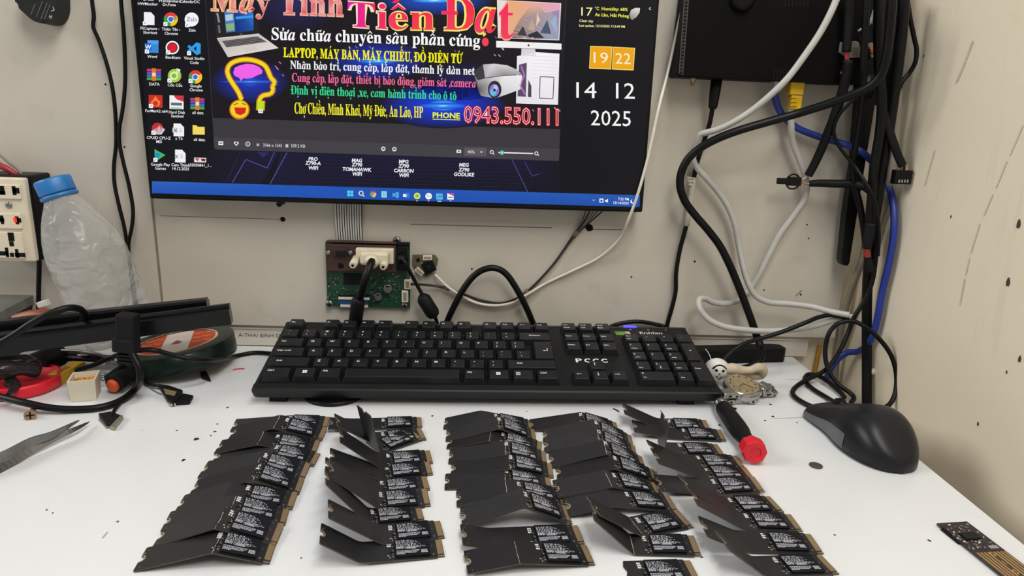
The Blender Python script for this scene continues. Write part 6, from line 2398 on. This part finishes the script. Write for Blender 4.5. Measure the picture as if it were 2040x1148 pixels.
tag(b.build('red_wire', [M_RED], loc=onz(475, 735, 0.0008)), 'tiny red wire clipping on the desk between tape roll and keyboard', 'wire')
b = MB()
P = [onz(*q, 0.001) for q in ((399, 744), (410, 742), (416, 752), (420, 760), (412, 757), (402, 754))]
b.prism([(p.x, p.y) for p in P], lambda u, v, h: (u, v, h), 0.0003, 0.0030, 0)
tag(b.build('black_scrap', [M_SOFT], loc=onz(410, 752, 0.001)), 'torn black scrap at the front of the green tape roll', 'scrap')

# ------------------------------------------------------------------ right of the keyboard
b = MB()
P = [onz(*q, 0.0) for q in ((1380, 727), (1558, 721), (1567, 717), (1565, 706), (1380, 706))]
p0, p1 = onz(1376, 727, 0), onz(1566, 722, 0)
d = (p1-p0).normalized()
n_ = Vector((-d.y, d.x, 0))
Ln = (p1-p0).length
b.prism([(0, 0), (Ln-0.004, 0), (Ln, 0.004), (Ln, 0.016), (Ln-0.012, 0.020), (0, 0.020)], lambda u, v, h: p0+d*u+n_*v+Vector((0, 0, h)), 0.0003, 0.0165, 0, bev=0.0015)
tag(b.build('black_bar', [M_BLACK], loc=p0), 'low black plastic bar against the skirting right of the keyboard', 'bar')

# watch lying on its side
t = thing('wrist_watch', 'wrist watch with steel link strap lying at the right end of the keyboard', 'watch', onz(1485, 790, 0))
wc = onz(1478, 772, 0.012)
tilt = Vector((0.05, -0.22, 0.97)).normalized()
b = MB()
b.lathe([(0.0165, -0.0065), (0.0185, -0.004), (0.0190, 0.0), (0.0180, 0.0030), (0.0160, 0.0040)], wc, tilt, 0, seg=40)
b.build('case', [mat('watch_steel', 'a8a6a2', 0.25, metal=0.9, var=0.1)], t)
b = MB()
b.lathe([(0.0158, 0.0036), (0.0158, 0.0043)], wc, tilt, 0, seg=36)
rnd = random.Random(6)
u_ = tilt.cross(Vector((0, 1, 0))).normalized()
v_ = tilt.cross(u_)
for k in range(12):
    a_ = k*math.pi/6
    c = wc+tilt*0.0045+(u_*math.cos(a_)+v_*math.sin(a_))*0.0125
    b.ball(c, 0.0009, 1, seg=8, rings=6)
for a_, l_ in ((0.8, 0.008), (2.5, 0.011)):
    dd = u_*math.cos(a_)+v_*math.sin(a_)
    ee = tilt.cross(dd)*0.0004
    b.face([wc+tilt*0.0048-ee, wc+tilt*0.0048+ee, wc+tilt*0.0048+dd*l_+ee, wc+tilt*0.0048+dd*l_-ee], 1)
b.build('dial', [mat('gold_dial', '9c8c6c', 0.35, metal=0.35, var=0.2, scale=200), mat('dial_marks', '5a4a30', 0.4, metal=0.4, var=0.05)], t)


def link_box(px, py, z, w, h, dpt, rz, rx):
    q = MB()
    xf_ = Matrix.Translation(onz(px, py, z)) @ Matrix.Rotation(R(rz), 4, 'Z') @ Matrix.Rotation(R(rx), 4, 'X')
    q.box((-w/2, -dpt/2, -h/2), (w/2, dpt/2, h/2), 0, bev=min(w, h, dpt)*0.22, xf=xf_)
    q.box((-w*0.12, -dpt*0.51, -h*0.2), (w*0.12, dpt*0.51, h*0.2), 1, xf=xf_)
    q.build('strap_link', [mat('watch_steel', 'a8a6a2', 0.25, metal=0.9, var=0.1), M_DARK], t)


for a in ((1450, 784, 0.0125, 0.014, 0.006, 0.010, 12, 15), (1464, 785, 0.010, 0.010, 0.005, 0.010, 5, 10), (1486, 786, 0.010, 0.012, 0.005, 0.010, 4, 5), (1504, 782, 0.0105, 0.010, 0.005, 0.010, 20, 0), (1517, 775, 0.010, 0.009, 0.006, 0.012, 38, 0), (1526, 772, 0.009, 0.009, 0.007, 0.014, 45, 10), (1534, 778, 0.006, 0.010, 0.006, 0.014, 30, 30), (1524, 782, 0.004, 0.012, 0.005, 0.012, 10, 0), (1478, 796, 0.0035, 0.018, 0.0052, 0.010, 6, 0), (1453, 798, 0.0035, 0.009, 0.0048, 0.010, 4, 0), (1440, 799, 0.0034, 0.010, 0.0046, 0.010, 4, 0), (1496, 797, 0.0034, 0.008, 0.0052, 0.010, 6, 0)):
    link_box(*a)

# cloth cord with white bead on the watch
t = thing('cord_with_bead', 'cream cloth cord with a white and black bead lying on the watch', 'cord', onz(1470, 740, 0.02))
b = MB()
bc = wp(1428, 736, -0.098)
b.ball(bc, 0.0125, 0, sc=(1.05, 0.9, 0.95))


def face_spot(dx, dz, w, h, n=10):
    pts = []
    for k in range(n):
        x_, z_ = dx+w*math.cos(2*math.pi*k/n), dz+h*math.sin(2*math.pi*k/n)
        y_ = -0.9*math.sqrt(max(0.0001, 1-(x_/1.05)**2-(z_/0.95)**2))
        pts.append(bc+Vector((x_, y_, z_))*0.01265)
    b.face(pts, 1)


for s_ in ((-0.32, 0.22, 0.13, 0.10), (0.24, 0.18, 0.13, 0.10), (-0.05, -0.08, 0.07, 0.06), (0.1, -0.36, 0.08, 0.06), (-0.22, -0.34, 0.08, 0.06), (0.02, -0.56, 0.10, 0.06)):
    face_spot(*s_)
for x0 in range(-5, 6):
    a_ = 1.57+x0*0.2
    face_spot(0.62*math.cos(a_)-0.03, 0.62*math.sin(a_), 0.09, 0.05, 8)
b.build('bead', [mat('bead_white', 'd4d2cc', 0.4, var=0.03), M_DARK], t)
b = MB()
b.tube([wp(1441, 738, -0.100), wp(1458, 735, -0.104), wp(1476, 738, -0.106), wp(1494, 738, -0.108), wp(1510, 733, -0.106), wp(1518, 738, -0.102), wp(1514, 747, -0.100), wp(1500, 749, -0.102), wp(1480, 744, -0.104), wp(1462, 742, -0.104)], lambda s_: 0.0050+0.0010*math.sin(14*s_), 0, seg=12)
b.tube([wp(1450, 740, -0.100), wp(1456, 750, -0.104), wp(1470, 752, -0.108)], 0.005, 0, seg=10)
b.build('cloth', [mat('cream_cloth', 'b8aa92', 0.8, var=0.12, scale=120)], t)
b = MB()
b.tube([wp(1420, 726, -0.098), wp(1416, 714, -0.094), wp(1411, 703, -0.09), wp(1405, 695, -0.088)], 0.0004, 0, seg=6)
b.build('thread', [M_WHITECABLE], t)

# screwdriver
t = thing('screwdriver', 'small black screwdriver with a red cap pointing away beside the drives', 'screwdriver', onz(1470, 860, 0))
s0, s1 = onz(1434, 803, 0.0085), onz(1505, 903, 0.0115)
d = (s1-s0).normalized()
Ln = (s1-s0).length
b = MB()
b.lathe([(0.0046, -0.004), (0.0052, 0.0), (0.0064, 0.002), (0.0066, 0.006)], s0, d, 0, seg=20)
for k in range(2):
    b.lathe([(0.0067, 0.0062+k*0.0026), (0.0071, 0.0070+k*0.0026), (0.0067, 0.0080+k*0.0026)], s0, d, 0, seg=20)
b.build('collar', [mat('dark_chrome', '8d8d8d', 0.25, metal=0.9, var=0.1)], t)
b = MB()
b.lathe([(0.0068, 0.011), (0.0076, 0.016), (0.0080, Ln*0.30), (0.0083, Ln*0.5), (0.0080, Ln*0.62), (0.0066, Ln*0.72), (0.0062, Ln*0.80), (0.0070, Ln*0.87)], s0, d, 0, seg=24, wob=lambda a, h: 1-0.09*(max(0, math.cos(3*a))**3)*(1 if 0.2*Ln < h < 0.68*Ln else 0))
b.build('handle', [M_SOFT], t)
b = MB()
b.lathe([(0.0074, Ln*0.86), (0.0096, Ln*0.875), (0.0102, Ln*0.90), (0.0102, Ln*0.985), (0.0094, Ln*1.0), (0.0052, Ln*1.0), (0.0050, Ln*0.99), (0.001, Ln*0.99)], s0, d, 0, seg=8, smooth=False)
b.build('red_cap', [M_RED], t)

# mouse
t = thing('computer_mouse', 'black computer mouse at the right edge of the desk', 'mouse', onz(1710, 880, 0))
ML = 0.111
dm = Vector((0.035, -1.0, 0)).normalized()
nm_ = Vector((-dm.y, dm.x, 0))
MO = Vector((0.3320, -0.1665, 0))


def mouse_pt(s_, a_, sc=1.0):
    """s_ 0 (cable end) to 1 (palm end); a_ 0 left foot over the top to pi right foot"""
    front = max(0.0, 1-(1-min(1.0, s_/0.10))**2.6)**0.5 if s_ < 0.10 else 1.0
    palm = max(0.0, 1-max(0.0, (s_-0.52)/0.48)**2.6)**0.5
    w = 0.0303*(1-0.085*math.exp(-((s_-0.36)/0.17)**2))
    w *= (0.80+0.20*front)*(palm if palm > 0.02 else 0.02)
    t_ = min(1.0, max(0.0, s_/0.62))
    h = 0.0145+0.0225*(t_*t_*(3-2*t_))
    if s_ > 0.62:
        k_ = (s_-0.62)/0.38
        h = 0.0370*(1-0.52*k_**2.0)
    h *= (0.55+0.45*front)*(0.30+0.70*palm)
    ca, sa = math.cos(a_), math.sin(a_)
    # the flank flares outwards to a crease along the top of the side
    x_ = w*math.copysign(abs(ca)**0.62, -ca)
    z_ = h*abs(sa)**0.72
    return MO+dm*(s_*ML)+nm_*(-x_)*sc+Vector((0, 0, 0.0016+z_*sc))


def mouse_surface(q, a0, a1, s0_, s1_, off, m, na=28, ns_=40):
    rows = []
    for i in range(ns_+1):
        s_ = s0_+(s1_-s0_)*i/ns_
        rows.append([q.bm.verts.new(mouse_pt(s_, a0+(a1-a0)*k/na, off)) for k in range(na+1)])
    for i in range(ns_):
        for k in range(na):
            f = q.bm.faces.new((rows[i][k], rows[i][k+1], rows[i+1][k+1], rows[i+1][k]))
            f.material_index = m
            f.smooth = True
    return rows


b = MB()
rows = mouse_surface(b, 0, math.pi, 0, 1, 1.0, 0)
for rg in (rows[0], rows[-1]):
    try:
        b.bm.faces.new(rg)
    except ValueError:
        pass
btm = [r_[0] for r_ in rows]+[r_[-1] for r_ in reversed(rows)]
b.bm.faces.new(btm)
b.build('shell', [mat('mouse_black', '1c1d20', 0.34, var=0.08)], t)
for nm, a0, a1 in (('side_panel', 0.02, 0.30), ('side_panel', math.pi-0.30, math.pi-0.02)):
    b = MB()
    mouse_surface(b, a0, a1, 0.03, 0.66, 1.012, 0, na=8)
    b.build(nm, [mat('mouse_grey_side', '55565a', 0.4, var=0.06)], t)
b = MB()
c = mouse_pt(0.12, math.pi/2)
b.lathe([(0.0085, -0.0035), (0.0092, -0.002), (0.0092, 0.002), (0.0085, 0.0035)], c+Vector((0, 0, -0.0045)), nm_, 0, seg=20)
b.build('scroll_wheel', [M_RUBBER], t)
b = MB()
mp = [(1692, 816, 0.020), (1670, 810, 0.014), (1645, 814, 0.006), (1620, 811, 0.003), (1596, 800, 0.003), (1581, 788, 0.003), (1580, 778, 0.003), (1592, 766, 0.004), (1616, 753, 0.008), (1642, 739, 0.014), (1662, 717, 0.024), (1678, 690, 0.036)]
b.tube([onz(*q) for q in mp]+[wp(1690, 662, -0.06), wp(1703, 630, -0.06), wp(1722, 600, -0.06), wp(1737, 563, -0.06), wp(1744, 520, -0.06), wp(1747, 470, -0.06)], 0.0024, 0, seg=10)
b.build('cord', [M_RUBBER], t)
b = MB()
b.tube([onz(1674, 809, 0.010), onz(1648, 793, 0.003), onz(1622, 777, 0.003), onz(1607, 763, 0.003), onz(1604, 752, 0.003), onz(1612, 746, 0.004), onz(1632, 750, 0.006), onz(1655, 765, 0.006), onz(1672, 780, 0.004), onz(1682, 792, 0.003)], 0.0024, 0, seg=10)
b.build('cord_loop', [M_RUBBER], t)
b = MB()
b.tube([onz(1730, 813, 0.008), wp(1752, 816, -0.118), wp(1772, 806, -0.112), wp(1783, 785, -0.106), wp(1786, 750, -0.100), wp(1776, 710, -0.095), wp(1754, 678, -0.090), wp(1727, 654, -0.085), wp(1702, 641, -0.080), wp(1674, 643, -0.078), wp(1654, 660, -0.078), wp(1645, 688, -0.080), wp(1645, 718, -0.085), wp(1654, 745, -0.092), wp(1672, 768, -0.100), wp(1692, 782, -0.108), wp(1701, 792, -0.114), wp(1695, 804, -0.120)], 0.0024, 0, seg=10)
b.build('cord_loop', [M_RUBBER], t)
b = MB()
b.tube([onz(1742, 817, 0.012), onz(1760, 820, 0.012), onz(1776, 827, 0.011), onz(1782, 835, 0.010), onz(1780, 839, 0.008)], 0.0024, 0, seg=8)
b.build('cord_end', [M_RUBBER], t)

b = MB()
c = onz(1625, 929, 0)
b.lathe([(0.0052, 0.0002), (0.0052, 0.0010)], (c.x, c.y, 0), (0, 0, 1), 0, seg=24)
tag(b.build('dark_disc', [mat('dark_brown_disc', '4a4236', 0.5, var=0.1)], loc=(c.x, c.y, 0)), 'small dark flat disc on the bare desk left of the mouse', 'disc')
b = MB()
P = [onz(1454, 812, 0.001), onz(1460, 813, 0.001), onz(1467, 815, 0.001)]
b.tube(P, 0.0009, 0, seg=6)
tag(b.build('black_crumb', [M_SOFT], loc=P[1]), 'black crumb of plastic beside the tip of the screwdriver', 'crumb')
b = MB()
b.tube([onz(1222, 814.5, 0.0007), onz(1228, 817, 0.0007), onz(1233, 820.5, 0.0007)], 0.0006, 0, seg=6)
tag(b.build('black_sliver', [M_SOFT], loc=onz(1228, 817, 0.0007)), 'thin black sliver on the desk in front of the keyboard', 'sliver')
b = MB()
c = onx(1741, 741, WALL_X)
b.lathe([(0.004, 0), (0.004, 0.003), (0.0025, 0.008), (0.001, 0.009)], (WALL_X, c.y, c.z), (-1, 0, 0), 0, seg=10)
tag(b.build('wall_plug', [mat('pale_wall_plug', 'c8c4ba', 0.4, var=0.1)], loc=(WALL_X, c.y, c.z)), 'pale plastic stub on the cream wall behind the vertical cable', 'wall plug')

# controller board at the bottom right corner
t = thing('controller_board', 'long black circuit board with gold tracks at the bottom right corner', 'circuit board', onz(1920, 1080, 0))
A_, B_, D_ = onz(1868, 1045, 0.002), onz(1926, 1039.5, 0.002), onz(1955, 1113, 0.002)
E_ = onz(2040, 1108+18, 0.002)
ud = Vector((E_.x-B_.x, E_.y-B_.y, 0)).normalized()
vd = Vector((-ud.y, ud.x, 0))
wv = (A_-B_).dot(vd)
if wv < 0:
    vd = -vd
    wv = -wv
BO = Vector((B_.x, B_.y, 0))


def cbd(u, v, h):
    """u along the board from its far end, v across from its right edge, millimetres"""
    return BO+(ud*u+vd*v)/1000+Vector((0, 0, h/1000))


WV = wv*1000
b = MB()
b.prism([(0, 0), (90, 0), (90, WV), (15, WV), (14, WV-1), (6, WV-1), (5, WV), (0.5, WV)], cbd, 1.2, 2.2, 0)
rnd = random.Random(12)
for k in range(70):
    u, v = rnd.uniform(2, 30), rnd.uniform(1.5, WV-1.5)
    if 13 < u < 21 and 6 < v < WV-6:
        continue
    w, l_ = rnd.uniform(0.4, 1.6), rnd.uniform(0.4, 1.2)
    b.prism([(u, v), (u+w, v), (u+w, v+l_), (u, v+l_)], cbd, 2.2, 2.2+rnd.uniform(0.05, 0.7), rnd.choice((1, 1, 2)))
for k in range(5):
    b.prism([(27.5, 2+k*1.3), (30.5, 2+k*1.3), (30.5, 2.5+k*1.3), (27.5, 2.5+k*1.3)], cbd, 2.2, 2.25, 2)
b.build('circuit_board', [mat('black_purple_mask', '2a2228', 0.3, var=0.25, scale=150), M_SOLDER, M_WHITEINK], t)
b = MB()
b.prism([(13.2, 6.2), (20.5, 6.2), (20.5, WV-6.4), (13.2, WV-6.4)], cbd, 2.2, 3.2, 0)
b.build('controller_chip', [M_CHIP], t)
b = MB()
b.prism([(33.5, 0.2), (90, 0.2), (90, WV-0.2), (33.5, WV-0.2)], cbd, 2.2, 2.23, 1)
n = 9
for k in range(n):
    v0 = 0.8+(WV-1.6)*k/n
    if k == 4:
        for j in range(5):
            u0 = 36+j*9
            if j % 2 == 0:
                ring = [(u0+2.4*math.cos(a_*0.524), v0+1.0+1.5*math.sin(a_*0.524)) for a_ in range(12)]
                b.prism(ring, cbd, 2.23, 2.27, 0)
                ring = [(u0+1.3*math.cos(a_*0.524), v0+1.0+0.8*math.sin(a_*0.524)) for a_ in range(12)]
                b.prism(ring, cbd, 2.27, 2.29, 1)
            else:
                b.prism([(u0-2, v0+0.5), (u0+2, v0+0.5), (u0+2, v0+1.3), (u0-2, v0+1.3)], cbd, 2.23, 2.27, 0)
    else:
        b.prism([(34, v0), (90, v0), (90, v0+(WV-1.6)/n*0.5), (34, v0+(WV-1.6)/n*0.5)], cbd, 2.23, 2.27, 0)
b.build('gold_tracks', [mat('gold_track', 'b08e5c', 0.4, metal=0.4, var=0.1), mat('track_gap', '3a2a1c', 0.4, var=0.1)], t)
b = MB()
b.prism([(5.5, WV-1.5), (22, WV-1.5), (22, WV+0.8), (5.5, WV+0.8)], cbd, 0.3, 1.19, 0)
b.prism([(0, 2), (88, 2), (88, WV-2), (0, WV-2)], cbd, 0.3, 1.19, 0)
b.build('underside_chip', [M_CHIP], t)
